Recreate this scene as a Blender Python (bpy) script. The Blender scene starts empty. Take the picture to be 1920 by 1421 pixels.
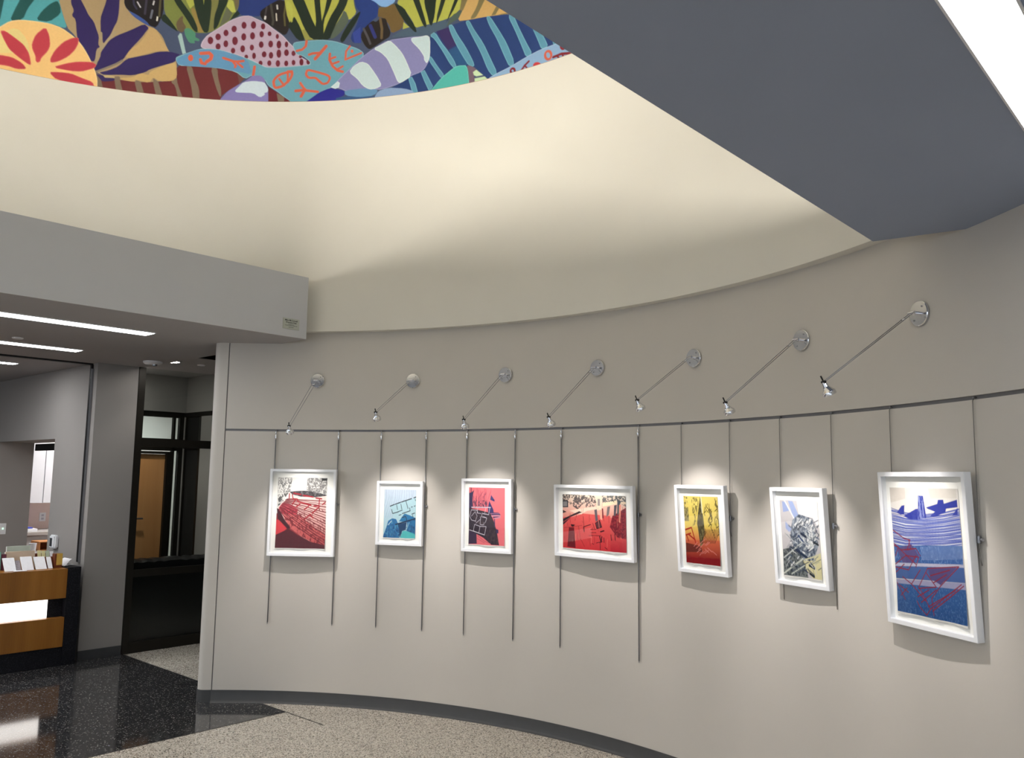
import bpy, bmesh, math, random
import numpy as np
from mathutils import Vector, Matrix

# ------------------------------------------------------------------ camera, world, exposure
scene = bpy.context.scene
COL = scene.collection
EYE = 1.72
PITCH, ROLL, AZ = math.radians(6.6964), math.radians(0.74134), math.radians(42.0621)
# X runs across the building grid, Y along it, Z up; the camera stands at the origin
FWD_H = Vector((-math.sin(AZ), math.cos(AZ), 0))
RIGHT0 = Vector((math.cos(AZ), math.sin(AZ), 0))
fwd = FWD_H * math.cos(PITCH) + Vector((0, 0, 1)) * math.sin(PITCH)
up0 = Vector((0, 0, 1)) * math.cos(PITCH) - FWD_H * math.sin(PITCH)
right = RIGHT0 * math.cos(ROLL) + up0 * math.sin(ROLL)
upv = up0 * math.cos(ROLL) - RIGHT0 * math.sin(ROLL)
cam_data = bpy.data.cameras.new('camera')
cam_data.sensor_width = 36.0
cam_data.lens = 1557.126 / 1920 * 36.0
cam_data.clip_start = 0.02
cam = bpy.data.objects.new('camera', cam_data)
COL.objects.link(cam)
m = Matrix((right, upv, -fwd)).transposed().to_4x4()
m.translation = Vector((0, 0, EYE))
cam.matrix_world = m
scene.camera = cam

scene.view_settings.view_transform = 'Standard'
scene.view_settings.look = 'None'
scene.view_settings.gamma = 1.0
scene.view_settings.use_curve_mapping = False
scene.view_settings.exposure = 0.0
scene.cycles.adaptive_threshold = 0.02
scene.cycles.max_bounces = 8
scene.cycles.diffuse_bounces = 5
scene.cycles.glossy_bounces = 3
scene.cycles.transparent_max_bounces = 10
scene.cycles.caustics_reflective = False

world = bpy.data.worlds.new('world')
scene.world = world
world.use_nodes = True
world.node_tree.nodes['Background'].inputs[0].default_value = (0.86, 0.93, 1.0, 1)
world.node_tree.nodes['Background'].inputs[1].default_value = 1.35

# strengths of the lights the place has
COVE_L, COVE_R = 198.0, 465.0          # hidden cove strips on the two bulkheads
LINEAR, RECEPTION = 9.5, 14.0                        # linear ceiling lights
PICTURE = 43.0                       # picture lamps (W)
OFFICE = 16.0                        # panel in the bright back office
LITPANEL = 2.2                       # backlit strip of the desk

# ------------------------------------------------------------------ helpers
PI = math.pi
CX, CY, R, R2 = -3.241, 0.619, 3.884, 3.819   # the round room: centre, lower wall, upper wall
ZC, ZL, ZM, ZR = 2.743, 2.829, 4.721, 2.056  # soffit, ledge, mural foot, picture rail

def lin(c):
    return tuple(((v / 255.0) / 12.92 if v <= 10 else (((v / 255.0) + 0.055) / 1.055) ** 2.4) for v in c)

def polar(a, r, z=0.0):
    t = math.radians(a)
    return Vector((CX + r * math.cos(t), CY + r * math.sin(t), z))

def set_tags(o, label=None, cat=None, group=None, kind=None):
    if label: o['label'] = label
    if cat: o['category'] = cat
    if group: o['group'] = group
    if kind: o['kind'] = kind
    return o

def thing(name, label, cat, loc=(0, 0, 0), group=None, mat=None):
    o = bpy.data.objects.new(name, None)
    o.empty_display_size = 0.05
    COL.objects.link(o)
    if mat is not None: o.matrix_world = mat
    else: o.location = loc
    return set_tags(o, label, cat, group)

class MB:
    """collects simple solids into one mesh"""
    def __init__(s): s.v, s.f, s.sm = [], [], []
    def add(s, verts, faces, smooth=False):
        b = len(s.v)
        s.v += [tuple(v) for v in verts]
        s.f += [tuple(i + b for i in f) for f in faces]
        s.sm += [smooth] * len(faces)
        return s
    def box(s, x0, x1, y0, y1, z0, z1):
        return s.add([(x0,y0,z0),(x1,y0,z0),(x1,y1,z0),(x0,y1,z0),(x0,y0,z1),(x1,y0,z1),(x1,y1,z1),(x0,y1,z1)],
                     [(0,3,2,1),(4,5,6,7),(0,1,5,4),(1,2,6,5),(2,3,7,6),(3,0,4,7)])
    def prism(s, pts, z0, z1, smooth=False):
        n = len(pts)
        v = [(p[0], p[1], z0) for p in pts] + [(p[0], p[1], z1) for p in pts]
        s.add(v, [tuple(range(n-1, -1, -1)), tuple(range(n, 2*n))])
        b = len(s.v) - 2*n
        for i in range(n):
            j = (i+1) % n
            s.f.append((b+i, b+j, b+n+j, b+n+i)); s.sm.append(smooth)
        return s
    def sweep(s, prof, a0, a1, n, smooth=True):
        """closed (r, z) profile swept about the round room's axis"""
        k = len(prof); v = []
        for i in range(n+1):
            a = a0 + (a1-a0)*i/n
            v += [polar(a, r, z) for r, z in prof]
        f = []
        for i in range(n):
            for j in range(k):
                f.append((i*k+j, i*k+(j+1) % k, (i+1)*k+(j+1) % k, (i+1)*k+j))
        s.add(v, f, smooth)
        s.add(v[:k], [tuple(range(k-1, -1, -1))]); s.add(v[-k:], [tuple(range(k))])
        return s
    def tube(s, pts, r, n=8, smooth=True, radii=None):
        pts = [Vector(p) for p in pts]; v = []
        for i, p in enumerate(pts):
            d = (pts[min(i+1, len(pts)-1)] - pts[max(i-1, 0)]).normalized()
            a = d.cross(Vector((0.13, 0.31, 0.94)))
            if a.length < 1e-4: a = d.cross(Vector((1, 0, 0)))
            a.normalize(); b = d.cross(a)
            rr = radii[i] if radii else r
            v += [p + (a*math.cos(2*PI*k/n) + b*math.sin(2*PI*k/n))*rr for k in range(n)]
        f = []
        for i in range(len(pts)-1):
            for k in range(n):
                f.append((i*n+k, i*n+(k+1) % n, (i+1)*n+(k+1) % n, (i+1)*n+k))
        s.add(v, f, smooth)
        s.add(v[:n], [tuple(range(n-1, -1, -1))]); s.add(v[-n:], [tuple(range(n))])
        return s
    def lathe(s, prof, origin, axis, n=24, smooth=True, caps=True):
        """(radius, height) profile turned about an axis"""
        axis = Vector(axis).normalized(); o = Vector(origin)
        a = axis.cross(Vector((0.31, 0.94, 0.13))).normalized(); b = axis.cross(a)
        pts = [[o + axis*h + (a*math.cos(2*PI*k/n) + b*math.sin(2*PI*k/n))*r for k in range(n)] for r, h in prof]
        for i in range(len(prof)-1):
            s.add(pts[i] + pts[i+1], [(k, (k+1) % n, n+(k+1) % n, n+k) for k in range(n)], smooth)
        if caps:
            s.add(pts[0], [tuple(range(n-1, -1, -1))]); s.add(pts[-1], [tuple(range(n))])
        return s
    def build(s, name, mat, parent=None, bevel=0.0, M=None):
        me = bpy.data.meshes.new(name)
        me.from_pydata(s.v, [], s.f)
        me.polygons.foreach_set('use_smooth', s.sm)
        bm = bmesh.new(); bm.from_mesh(me)
        bmesh.ops.remove_doubles(bm, verts=bm.verts, dist=1e-5)
        bmesh.ops.recalc_face_normals(bm, faces=bm.faces)
        if bevel:
            es = [e for e in bm.edges if len(e.link_faces) == 2 and e.calc_face_angle(0) > 0.6]
            bmesh.ops.bevel(bm, geom=es, offset=bevel, segments=2, affect='EDGES', clamp_overlap=True)
        for e in bm.edges:
            if len(e.link_faces) == 2 and e.calc_face_angle(0) > 0.7: e.smooth = False
        bm.to_mesh(me); bm.free()
        o = bpy.data.objects.new(name, me)
        COL.objects.link(o)
        me.materials.append(mat)
        if parent is not None:
            o.parent = parent
        if M is not None: o.matrix_world = M
        elif parent is not None:
            bpy.context.view_layer.update()
            o.matrix_parent_inverse = parent.matrix_world.inverted()
        return o

def struct(o):
    o['kind'] = 'structure'
    return o

# ------------------------------------------------------------------ materials
def nodes_of(name):
    mt = bpy.data.materials.new(name); mt.use_nodes = True
    nt = mt.node_tree
    return mt, nt, nt.nodes['Principled BSDF']

def plain(name, rgb, rough=0.6, metal=0.0, var=0.04, scale=14.0, bump=0.0, spec=0.5, coat=0.0):
    """a painted or moulded surface: colour with a faint drift, optional grain"""
    mt, nt, b = nodes_of(name)
    c = lin(rgb)
    tc = nt.nodes.new('ShaderNodeTexCoord')
    nz = nt.nodes.new('ShaderNodeTexNoise'); nz.inputs['Scale'].default_value = scale; nz.inputs['Detail'].default_value = 3
    nt.links.new(tc.outputs['Object'], nz.inputs['Vector'])
    rp = nt.nodes.new('ShaderNodeValToRGB')
    rp.color_ramp.elements[0].position = 0.3; rp.color_ramp.elements[1].position = 0.7
    rp.color_ramp.elements[0].color = (*[v*(1-var) for v in c], 1)
    rp.color_ramp.elements[1].color = (*[min(1, v*(1+var)) for v in c], 1)
    nt.links.new(nz.outputs['Fac'], rp.inputs['Fac'])
    nt.links.new(rp.outputs['Color'], b.inputs['Base Color'])
    b.inputs['Roughness'].default_value = rough; b.inputs['Metallic'].default_value = metal
    b.inputs['Specular IOR Level'].default_value = spec
    b.inputs['Coat Weight'].default_value = coat
    if bump:
        n2 = nt.nodes.new('ShaderNodeTexNoise'); n2.inputs['Scale'].default_value = 260; n2.inputs['Detail'].default_value = 2
        nt.links.new(tc.outputs['Object'], n2.inputs['Vector'])
        bp = nt.nodes.new('ShaderNodeBump'); bp.inputs['Strength'].default_value = bump; bp.inputs['Distance'].default_value = 0.002
        nt.links.new(n2.outputs['Fac'], bp.inputs['Height']); nt.links.new(bp.outputs['Normal'], b.inputs['Normal'])
    return mt

def glow(name, rgb, strength):
    mt, nt, b = nodes_of(name)
    b.inputs['Base Color'].default_value = (0.9, 0.9, 0.9, 1)
    b.inputs['Emission Color'].default_value = (*rgb, 1)
    b.inputs['Emission Strength'].default_value = strength
    return mt

def glass(name, tint=(1, 1, 1), f0=0.035, rough=0.0):
    mt, nt, b = nodes_of(name)
    nt.nodes.remove(b)
    out = nt.nodes['Material Output']
    tr = nt.nodes.new('ShaderNodeBsdfTransparent'); tr.inputs[0].default_value = (*tint, 1)
    gl = nt.nodes.new('ShaderNodeBsdfGlossy'); gl.inputs['Roughness'].default_value = rough
    lw = nt.nodes.new('ShaderNodeLayerWeight'); lw.inputs[0].default_value = 0.5
    pw = nt.nodes.new('ShaderNodeMath'); pw.operation = 'POWER'; pw.inputs[1].default_value = 5.0
    nt.links.new(lw.outputs['Facing'], pw.inputs[0])
    fr = nt.nodes.new('ShaderNodeMath'); fr.operation = 'MULTIPLY_ADD'; fr.inputs[1].default_value = 0.7; fr.inputs[2].default_value = f0
    nt.links.new(pw.outputs[0], fr.inputs[0])
    mx = nt.nodes.new('ShaderNodeMixShader')
    nt.links.new(fr.outputs[0], mx.inputs[0]); nt.links.new(tr.outputs[0], mx.inputs[1]); nt.links.new(gl.outputs[0], mx.inputs[2])
    nt.links.new(mx.outputs[0], out.inputs['Surface'])
    return mt

def terrazzo(name, base, chips, rough, scale=190.0):
    """ground and polished floor: stone chips of several tones in a matrix"""
    mt, nt, b = nodes_of(name)
    tc = nt.nodes.new('ShaderNodeTexCoord')
    vo = nt.nodes.new('ShaderNodeTexVoronoi'); vo.inputs['Scale'].default_value = scale
    nt.links.new(tc.outputs['Object'], vo.inputs['Vector'])
    sep = nt.nodes.new('ShaderNodeSeparateColor'); nt.links.new(vo.outputs['Color'], sep.inputs[0])
    rp = nt.nodes.new('ShaderNodeValToRGB'); rp.color_ramp.interpolation = 'CONSTANT'
    el = rp.color_ramp.elements
    el[0].position = 0; el[0].color = (*lin(base), 1)
    el[1].position = chips[0][0]; el[1].color = (*lin(chips[0][1]), 1)
    for pos, c in chips[1:]:
        e = el.new(pos); e.color = (*lin(c), 1)
    nt.links.new(sep.outputs[0], rp.inputs['Fac'])
    nt.links.new(rp.outputs['Color'], b.inputs['Base Color'])
    b.inputs['Roughness'].default_value = rough
    b.inputs['Specular IOR Level'].default_value = 1.35
    return mt

def wood(name, c0, c1, c2, scale=1.0):
    """veneer laid in vertical flitches: bands of slightly different tone with fine grain"""
    mt, nt, b = nodes_of(name)
    tc = nt.nodes.new('ShaderNodeTexCoord')
    mp = nt.nodes.new('ShaderNodeMapping'); mp.inputs['Scale'].default_value = (6*scale, 6*scale, 0.35*scale)
    nt.links.new(tc.outputs['Object'], mp.inputs['Vector'])
    n1 = nt.nodes.new('ShaderNodeTexNoise'); n1.inputs['Scale'].default_value = 1.3; n1.inputs['Detail'].default_value = 1
    nt.links.new(mp.outputs[0], n1.inputs['Vector'])
    mp2 = nt.nodes.new('ShaderNodeMapping'); mp2.inputs['Scale'].default_value = (160*scale, 160*scale, 3*scale)
    nt.links.new(tc.outputs['Object'], mp2.inputs['Vector'])
    n2 = nt.nodes.new('ShaderNodeTexNoise'); n2.inputs['Scale'].default_value = 1.0; n2.inputs['Detail'].default_value = 4
    nt.links.new(mp2.outputs[0], n2.inputs['Vector'])
    ad = nt.nodes.new('ShaderNodeMath'); ad.operation = 'MULTIPLY_ADD'; ad.inputs[1].default_value = 0.3
    nt.links.new(n2.outputs['Fac'], ad.inputs[0]); nt.links.new(n1.outputs['Fac'], ad.inputs[2])
    rp = nt.nodes.new('ShaderNodeValToRGB'); el = rp.color_ramp.elements
    el[0].position = 0.42; el[0].color = (*lin(c0), 1); el[1].position = 0.85; el[1].color = (*lin(c2), 1)
    e = el.new(0.63); e.color = (*lin(c1), 1)
    nt.links.new(ad.outputs[0], rp.inputs['Fac']); nt.links.new(rp.outputs['Color'], b.inputs['Base Color'])
    b.inputs['Roughness'].default_value = 0.32
    return mt

def printed(name, rough=0.7):
    mt, nt, b = nodes_of(name)
    at = nt.nodes.new('ShaderNodeAttribute'); at.attribute_name = 'ink'
    tc = nt.nodes.new('ShaderNodeTexCoord')
    nz = nt.nodes.new('ShaderNodeTexNoise'); nz.inputs['Scale'].default_value = 60
    nt.links.new(tc.outputs['Object'], nz.inputs['Vector'])
    mr = nt.nodes.new('ShaderNodeMapRange'); mr.inputs['To Min'].default_value = 0.92; mr.inputs['To Max'].default_value = 1.05
    nt.links.new(nz.outputs['Fac'], mr.inputs['Value'])
    mx = nt.nodes.new('ShaderNodeVectorMath'); mx.operation = 'SCALE'
    nt.links.new(at.outputs['Color'], mx.inputs[0]); nt.links.new(mr.outputs[0], mx.inputs['Scale'])
    nt.links.new(mx.outputs[0], b.inputs['Base Color'])
    b.inputs['Roughness'].default_value = rough
    b.inputs['Specular IOR Level'].default_value = 0.2
    return mt

M_WALL = plain('wall_paint', (200, 196, 190), 0.75, var=0.012, scale=3, bump=0.08, spec=0.25)
M_UPPER = plain('upper_wall_paint', (224, 222, 214), 0.75, var=0.01, scale=3, bump=0.05, spec=0.25)
M_SOFFIT = plain('soffit_daylight_tint', (152, 162, 182), 0.8, var=0.01, scale=3, bump=0.05, spec=0.2)  # blue-grey puts the cool daylight on a white soffit into its colour
M_FASCIA = plain('fascia_paint', (193, 196, 202), 0.8, var=0.01, scale=3, bump=0.05, spec=0.2)
M_CEIL = plain('ceiling_paint', (174, 172, 173), 0.85, var=0.01, scale=3, spec=0.2)
M_WALL_SHADED = plain('shaded_wall_paint', (150, 146, 143), 0.75, var=0.015, scale=3, spec=0.25)  # same paint as the curved wall, darkened to carry the pier's shade
M_ROOMW = plain('back_room_paint', (205, 204, 200), 0.8, var=0.01, scale=3)
M_REVEAL = plain('reveal_metal', (122, 122, 126), 0.5, metal=0.4, var=0.03)
M_BASE = plain('rubber_base', (64, 65, 67), 0.45, var=0.05)
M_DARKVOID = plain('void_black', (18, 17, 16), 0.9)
M_TLIGHT = terrazzo('light_terrazzo', (210, 203, 192), [(0.35, (236, 230, 219)), (0.60, (186, 177, 164)), (0.80, (140, 131, 120)), (0.925, (84, 78, 71))], 0.22, 150)
M_TDARK = terrazzo('dark_terrazzo', (44, 44, 47), [(0.42, (62, 62, 64)), (0.66, (28, 28, 30)), (0.82, (92, 92, 92)), (0.95, (146, 144, 140))], 0.08, 145)
M_STRIP = plain('divider_strip', (60, 58, 56), 0.4, metal=0.6)
M_CHROME = plain('chrome', (225, 226, 230), 0.10, metal=1.0, var=0.02)
M_STEEL = plain('brushed_steel', (150, 152, 158), 0.35, metal=1.0, var=0.05)
M_WIRE = plain('steel_cable', (140, 138, 135), 0.45, metal=0.9, var=0.05)
M_BLACK = plain('black_plastic', (16, 16, 18), 0.4, var=0.1)
M_FRAME = plain('white_frame_lacquer', (238, 241, 247), 0.35, var=0.01)
M_MAT = plain('mat_board', (244, 243, 241), 0.9, var=0.01, spec=0.1)
M_PRINT = printed('print_ink', 0.75)
M_MURAL = printed('mural_ink', 0.6)
M_PICGLASS = glass('picture_glass', (0.985, 0.99, 0.985), 0.012)
M_GLASS = glass('partition_glass', (0.90, 0.93, 0.92), 0.03)
M_BRONZE = plain('bronze_anodised', (38, 35, 30), 0.45, metal=0.5, var=0.06)
M_STONE = terrazzo('desk_stone', (20, 21, 26), [(0.5, (28, 29, 35)), (0.75, (15, 15, 20)), (0.93, (48, 48, 54))], 0.5, 260)
M_STONE.node_tree.nodes['Principled BSDF'].inputs['Specular IOR Level'].default_value = 0.2
M_WOOD = wood('desk_veneer', (128, 80, 28), (148, 96, 36), (164, 110, 46))
M_DOOR = wood('door_veneer', (196, 136, 82), (210, 150, 94), (220, 162, 106), 0.8)
M_LEATHER = plain('black_leather', (20, 19, 20), 0.35, var=0.2, scale=30, bump=0.2)
M_WHITE = plain('white_plastic', (232, 233, 236), 0.4, var=0.01)
M_CAB = plain('cabinet_white', (222, 222, 226), 0.4, var=0.01)
M_SPLASH = plain('backsplash_blush', (226, 204, 196), 0.5, var=0.02)
M_PAPER = plain('paper_white', (240, 240, 244), 0.8, var=0.03, scale=40)
M_GLOWL = glow('linear_diffuser', (0.97, 0.985, 1.0), LINEAR)
M_GLOWR2 = glow('reception_diffuser_inner', (0.98, 0.99, 1.0), RECEPTION*2.6)
M_GLOWR = glow('reception_diffuser', (0.98, 0.99, 1.0), RECEPTION)
M_GLOWP = glow('desk_diffuser', (1.0, 0.95, 0.90), LITPANEL)
M_GLOWC = glow('downlight_lens', (1.0, 0.96, 0.9), 60.0)
M_GLOWO = glow('office_panel', (1.0, 0.98, 0.97), OFFICE)
M_GLOWV = glow('cove_diffuser', (1.0, 0.925, 0.80), COVE_L)
M_GLOWV2 = glow('cove_diffuser_right', (1.0, 0.925, 0.80), COVE_R)
M_LENS = glow('lamp_lens', (1.0, 0.95, 0.88), 6.0)

# ------------------------------------------------------------------ drawn shapes of the mural (arc mm, height mm) and of the seven prints (per mille of the sheet)
MURAL_SHAPES = [
('p',(72,84,112),0,[(-20643,5145),(-3924,4766),(-3897,3767),(3255,4016)]),
('p',(170,148,112),0,[(1792,5422),(1313,5535),(1313,5428),(1241,5349),(1157,5300),(1068,5271),(1014,5215),(973,5120),(959,5097),(910,5043),(893,5002),(883,4883),(910,4848),(1016,4832),(1090,4815),(1207,4799),(1305,4804),(1419,4812),(1493,4847),(1579,5003),(1644,5106),(1706,5160)]),
('p',(85,165,175),0,[(2319,5260),(1787,5424),(1756,5307),(1727,5224),(1703,5161),(1728,5148),(1821,5166),(2143,5030),(2292,4899)]),
('p',(35,85,85),0,[(2163,5312),(2126,5324),(2133,5268),(2142,5164),(2148,5095),(2179,5086)]),
('p',(35,85,85),0,[(2034,5339),(1925,5371),(1936,5327),(1977,5240),(2001,5145),(2086,5110),(2058,5216),(2031,5299)]),
('p',(35,85,85),0,[(1783,5362),(1760,5320),(1753,5259),(1827,5172),(1916,5165),(1883,5246),(1831,5322)]),
('p',(105,45,48),0,[(1459,4778),(1352,4789),(1305,4804),(1207,4802),(1090,4815),(1010,4829),(910,4852),(887,4883),(892,4981),(784,4993),(576,4993),(429,4970),(353,4916),(398,4864),(487,4796),(537,4750),(545,4650),(1077,4600),(1436,4616)]),
('p',(125,110,95),0,[(1348,4825),(1306,4832),(1304,4797),(1274,4698),(1322,4690),(1339,4771)]),
('p',(125,110,95),0,[(1190,4822),(1153,4810),(1115,4693),(1164,4686),(1195,4793)]),
('p',(125,110,95),0,[(1062,4854),(1023,4827),(978,4696),(1028,4690),(1060,4812)]),
('p',(125,110,95),0,[(913,4894),(887,4883),(877,4827),(825,4698),(863,4695),(895,4811),(928,4835)]),
('p',(125,110,95),0,[(822,4985),(777,4990),(750,4897),(709,4801),(700,4696),(748,4692),(775,4837)]),
('p',(125,110,95),0,[(631,4989),(576,4989),(568,4911),(541,4821),(534,4757),(543,4742),(580,4825)]),
('p',(125,110,95),0,[(1492,4840),(1450,4821),(1418,4702),(1459,4695)]),
('p',(110,75,70),0,[(422,4963),(353,4916),(398,4864),(406,4907)]),
('p',(195,165,115),0,[(1119,5277),(1068,5271),(973,5120),(959,5097),(1039,5090),(1208,5009),(1280,4990),(1248,5065),(1178,5133),(1123,5241)]),
('p',(200,170,115),0,[(1306,4818),(1210,4840),(1163,4882),(1093,4874),(1095,4899),(1005,4960),(919,5003),(900,5002),(883,4883),(916,4847),(1016,4832),(1062,4861),(1089,4808),(1184,4823),(1207,4802),(1293,4806)]),
('p',(48,38,92),0,[(1689,5435),(1630,5422),(1584,5342),(1563,5298),(1518,5245),(1497,5187),(1476,5135),(1477,5065),(1461,5047),(1487,5028),(1492,4923),(1521,4918),(1568,5012),(1619,5070),(1633,5115),(1647,5237),(1678,5264),(1664,5309),(1691,5365)]),
('p',(48,38,92),0,[(1438,5495),(1349,5513),(1346,5372),(1353,5286),(1374,5233),(1394,5165),(1426,5103),(1442,5079),(1464,5144),(1476,5289),(1460,5363),(1446,5422)]),
('p',(48,38,92),0,[(1157,5300),(1118,5270),(1141,5231),(1157,5200),(1191,5145),(1225,5097),(1259,5042),(1291,4974),(1342,4923),(1405,4877),(1481,4843),(1499,4860),(1458,4958),(1453,5021),(1403,5115),(1351,5166),(1258,5226)]),
('p',(48,38,92),0,[(1451,4841),(1393,4866),(1324,4912),(1267,4985),(1208,5009),(1104,5049),(1043,5079),(956,5094),(866,5077),(896,5045),(906,5008),(999,4968),(1096,4920),(1121,4895),(1211,4854),(1307,4845),(1420,4823),(1450,4834)]),
('p',(48,38,92),0,[(1479,4822),(1426,4818),(1341,4812),(1346,4787),(1428,4766),(1447,4787)]),
('l',(165,150,120),17,[(1463,5166),(1453,5056),(1474,5010),(1485,4904)]),
('l',(165,150,120),17,[(1365,5192),(1414,5112),(1462,5012)]),
('l',(130,120,105),15,[(1486,4835),(1423,4874),(1337,4931),(1297,4966)]),
('p',(190,170,125),0,[(1426,4818),(1390,4828),(1348,4825),(1344,4811),(1413,4803)]),
('p',(243,202,135),0,[(2290,4873),(2144,5043),(2083,5108),(2014,5138),(1921,5153),(1820,5160),(1739,5145),(1655,5096),(1606,5052),(1548,4968),(1521,4918),(1486,4841),(1467,4776),(1464,4722),(1460,4667),(2268,4566)]),
('c',(250,222,165),5,[(2290,4873),(2144,5043),(2083,5108),(2014,5138),(1921,5153),(1820,5160),(1739,5145),(1655,5096),(1606,5052),(1548,4968),(1521,4918),(1486,4841),(1467,4776),(1464,4722),(1460,4667),(2268,4566)]),
('p',(234,214,145),0,[(2289,4847),(2140,4997),(2037,5074),(1960,4994),(1928,4854),(2023,4869),(2181,4826)]),
('p',(185,62,75),0,[(2139,5014),(2110,5023),(2042,4985),(1984,4947),(1948,4896),(1934,4852),(1924,4797),(1953,4807),(2021,4850),(2073,4889),(2110,4952)]),
('c',(205,95,95),5,[(2139,5014),(2110,5023),(2042,4985),(1984,4947),(1948,4896),(1934,4852),(1924,4797),(1953,4807),(2021,4850),(2073,4889),(2110,4952)]),
('p',(185,62,75),0,[(1849,5125),(1819,5064),(1808,4985),(1822,4934),(1862,4870),(1866,4842),(1882,4828),(1894,4842),(1896,4875),(1922,4929),(1928,4968),(1908,5048)]),
('c',(205,95,95),5,[(1849,5125),(1819,5064),(1808,4985),(1822,4934),(1862,4870),(1866,4842),(1882,4828),(1894,4842),(1896,4875),(1922,4929),(1928,4968),(1908,5048)]),
('p',(185,62,75),0,[(1620,5094),(1617,5050),(1637,4990),(1679,4926),(1744,4870),(1793,4849),(1798,4878),(1772,4953),(1720,5033),(1666,5077)]),
('c',(205,95,95),5,[(1620,5094),(1617,5050),(1637,4990),(1679,4926),(1744,4870),(1793,4849),(1798,4878),(1772,4953),(1720,5033),(1666,5077)]),
('p',(185,62,75),0,[(1777,4815),(1686,4866),(1613,4895),(1515,4912),(1481,4898),(1494,4868),(1534,4846),(1579,4823),(1654,4812)]),
('c',(205,95,95),5,[(1777,4815),(1686,4866),(1613,4895),(1515,4912),(1481,4898),(1494,4868),(1534,4846),(1579,4823),(1654,4812)]),
('p',(185,62,75),0,[(1799,4770),(1738,4783),(1652,4791),(1576,4769),(1498,4750),(1481,4705),(1560,4704),(1745,4721)]),
('c',(205,95,95),5,[(1799,4770),(1738,4783),(1652,4791),(1576,4769),(1498,4750),(1481,4705),(1560,4704),(1745,4721)]),
('p',(185,62,75),0,[(2181,4813),(2128,4824),(2053,4828),(2002,4808),(1973,4789),(1952,4760),(2014,4745),(2075,4756),(2175,4742)]),
('c',(205,95,95),5,[(2181,4813),(2128,4824),(2053,4828),(2002,4808),(1973,4789),(1952,4760),(2014,4745),(2075,4756),(2175,4742)]),
('p',(32,28,32),0,[(1317,5520),(1028,5571),(1016,5422),(1061,5279),(1118,5292),(1177,5346),(1279,5392),(1312,5435)]),
('p',(60,85,150),0,[(1280,5392),(1217,5368),(1140,5324),(1106,5279),(1164,5306),(1241,5349)]),
('l',(55,55,80),14,[(1250,5504),(1241,5449),(1220,5417)]),
('l',(200,200,210),10,[(1217,5475),(1193,5436)]),
('l',(200,200,205),11,[(1094,5503),(1099,5474)]),
('l',(105,110,125),15,[(1102,5423),(1111,5357)]),
('l',(225,225,215),11,[(1061,5372),(1063,5343)]),
('l',(60,58,75),17,[(1151,5508),(1156,5385)]),
('l',(85,80,55),15,[(1047,5525),(1048,5381)]),
('p',(120,130,70),0,[(1024,5572),(436,5635),(431,5533),(455,5481),(504,5398),(575,5342),(657,5284),(761,5274),(846,5301),(909,5272),(951,5345),(1012,5415)]),
('p',(175,180,85),0,[(869,5594),(792,5603),(784,5517),(817,5477),(846,5531)]),
('p',(185,190,95),0,[(515,5601),(480,5574),(455,5481),(488,5475),(531,5527)]),
('p',(150,130,75),0,[(817,5477),(783,5496),(725,5343),(696,5284),(742,5280),(765,5360)]),
('p',(125,125,75),0,[(653,5589),(574,5596),(619,5440),(619,5309),(657,5292)]),
('p',(100,105,85),0,[(531,5519),(482,5472),(505,5412),(581,5341)]),
('p',(36,50,40),0,[(952,5582),(920,5587),(864,5508),(794,5415),(751,5326),(748,5276),(781,5294),(845,5394),(942,5526)]),
('p',(36,50,40),0,[(805,5602),(753,5608),(662,5617),(650,5531),(656,5393),(664,5284),(703,5287),(747,5384),(787,5517)]),
('p',(36,50,40),0,[(596,5624),(516,5630),(526,5556),(561,5466),(594,5340),(626,5309),(625,5432),(598,5536)]),
('p',(36,50,40),0,[(1012,5415),(958,5351),(917,5299),(896,5266),(948,5295),(1040,5357)]),
('p',(36,50,40),0,[(430,5512),(408,5480),(440,5445),(498,5405),(474,5458)]),
('p',(175,180,85),0,[(727,5611),(709,5613),(712,5525)]),
('p',(105,90,70),0,[(919,5342),(884,5404),(865,5406),(869,5363),(837,5316),(863,5263),(903,5279)]),
('p',(110,100,75),0,[(482,5618),(435,5606),(434,5533),(456,5495)]),
('p',(80,140,115),0,[(853,5300),(815,5312),(761,5274),(765,5238),(729,5224),(731,5205),(770,5209),(762,5184),(807,5183),(843,5244)]),
('p',(165,195,195),0,[(897,5230),(882,5260),(869,5255),(828,5095),(853,5082)]),
('p',(40,58,120),0,[(436,5635),(54,5647),(107,5596),(254,5505),(251,5454),(333,5451),(407,5451),(443,5496),(432,5548)]),
('p',(38,32,34),0,[(254,5505),(175,5565),(108,5603),(52,5589),(21,5515),(-4,5421),(25,5312),(52,5290),(109,5333),(222,5404),(259,5461)]),
('l',(70,65,70),14,[(207,5535),(217,5455)]),
('l',(225,225,225),15,[(214,5451),(216,5433)]),
('l',(72,70,65),19,[(174,5558),(147,5420),(152,5384)]),
('l',(200,200,200),13,[(122,5552),(118,5522)]),
('l',(210,205,195),10,[(126,5479),(120,5420)]),
('l',(95,90,55),15,[(51,5567),(60,5472),(49,5377)]),
('p',(180,182,85),0,[(72,5647),(-514,5622),(-532,5518),(-552,5459),(-493,5399),(-464,5437),(-447,5496),(-421,5440),(-341,5301),(-280,5246),(-119,5252),(-45,5348),(28,5421)]),
('p',(88,100,88),0,[(-454,5496),(-493,5399),(-433,5310),(-371,5256),(-329,5244),(-367,5350)]),
('p',(150,150,80),0,[(-94,5332),(-122,5346),(-182,5250),(-126,5245)]),
('p',(34,46,38),0,[(10,5647),(-81,5646),(-205,5358),(-219,5372),(-278,5304),(-280,5246),(-175,5251),(-107,5361),(-61,5471),(1,5603)]),
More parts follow.
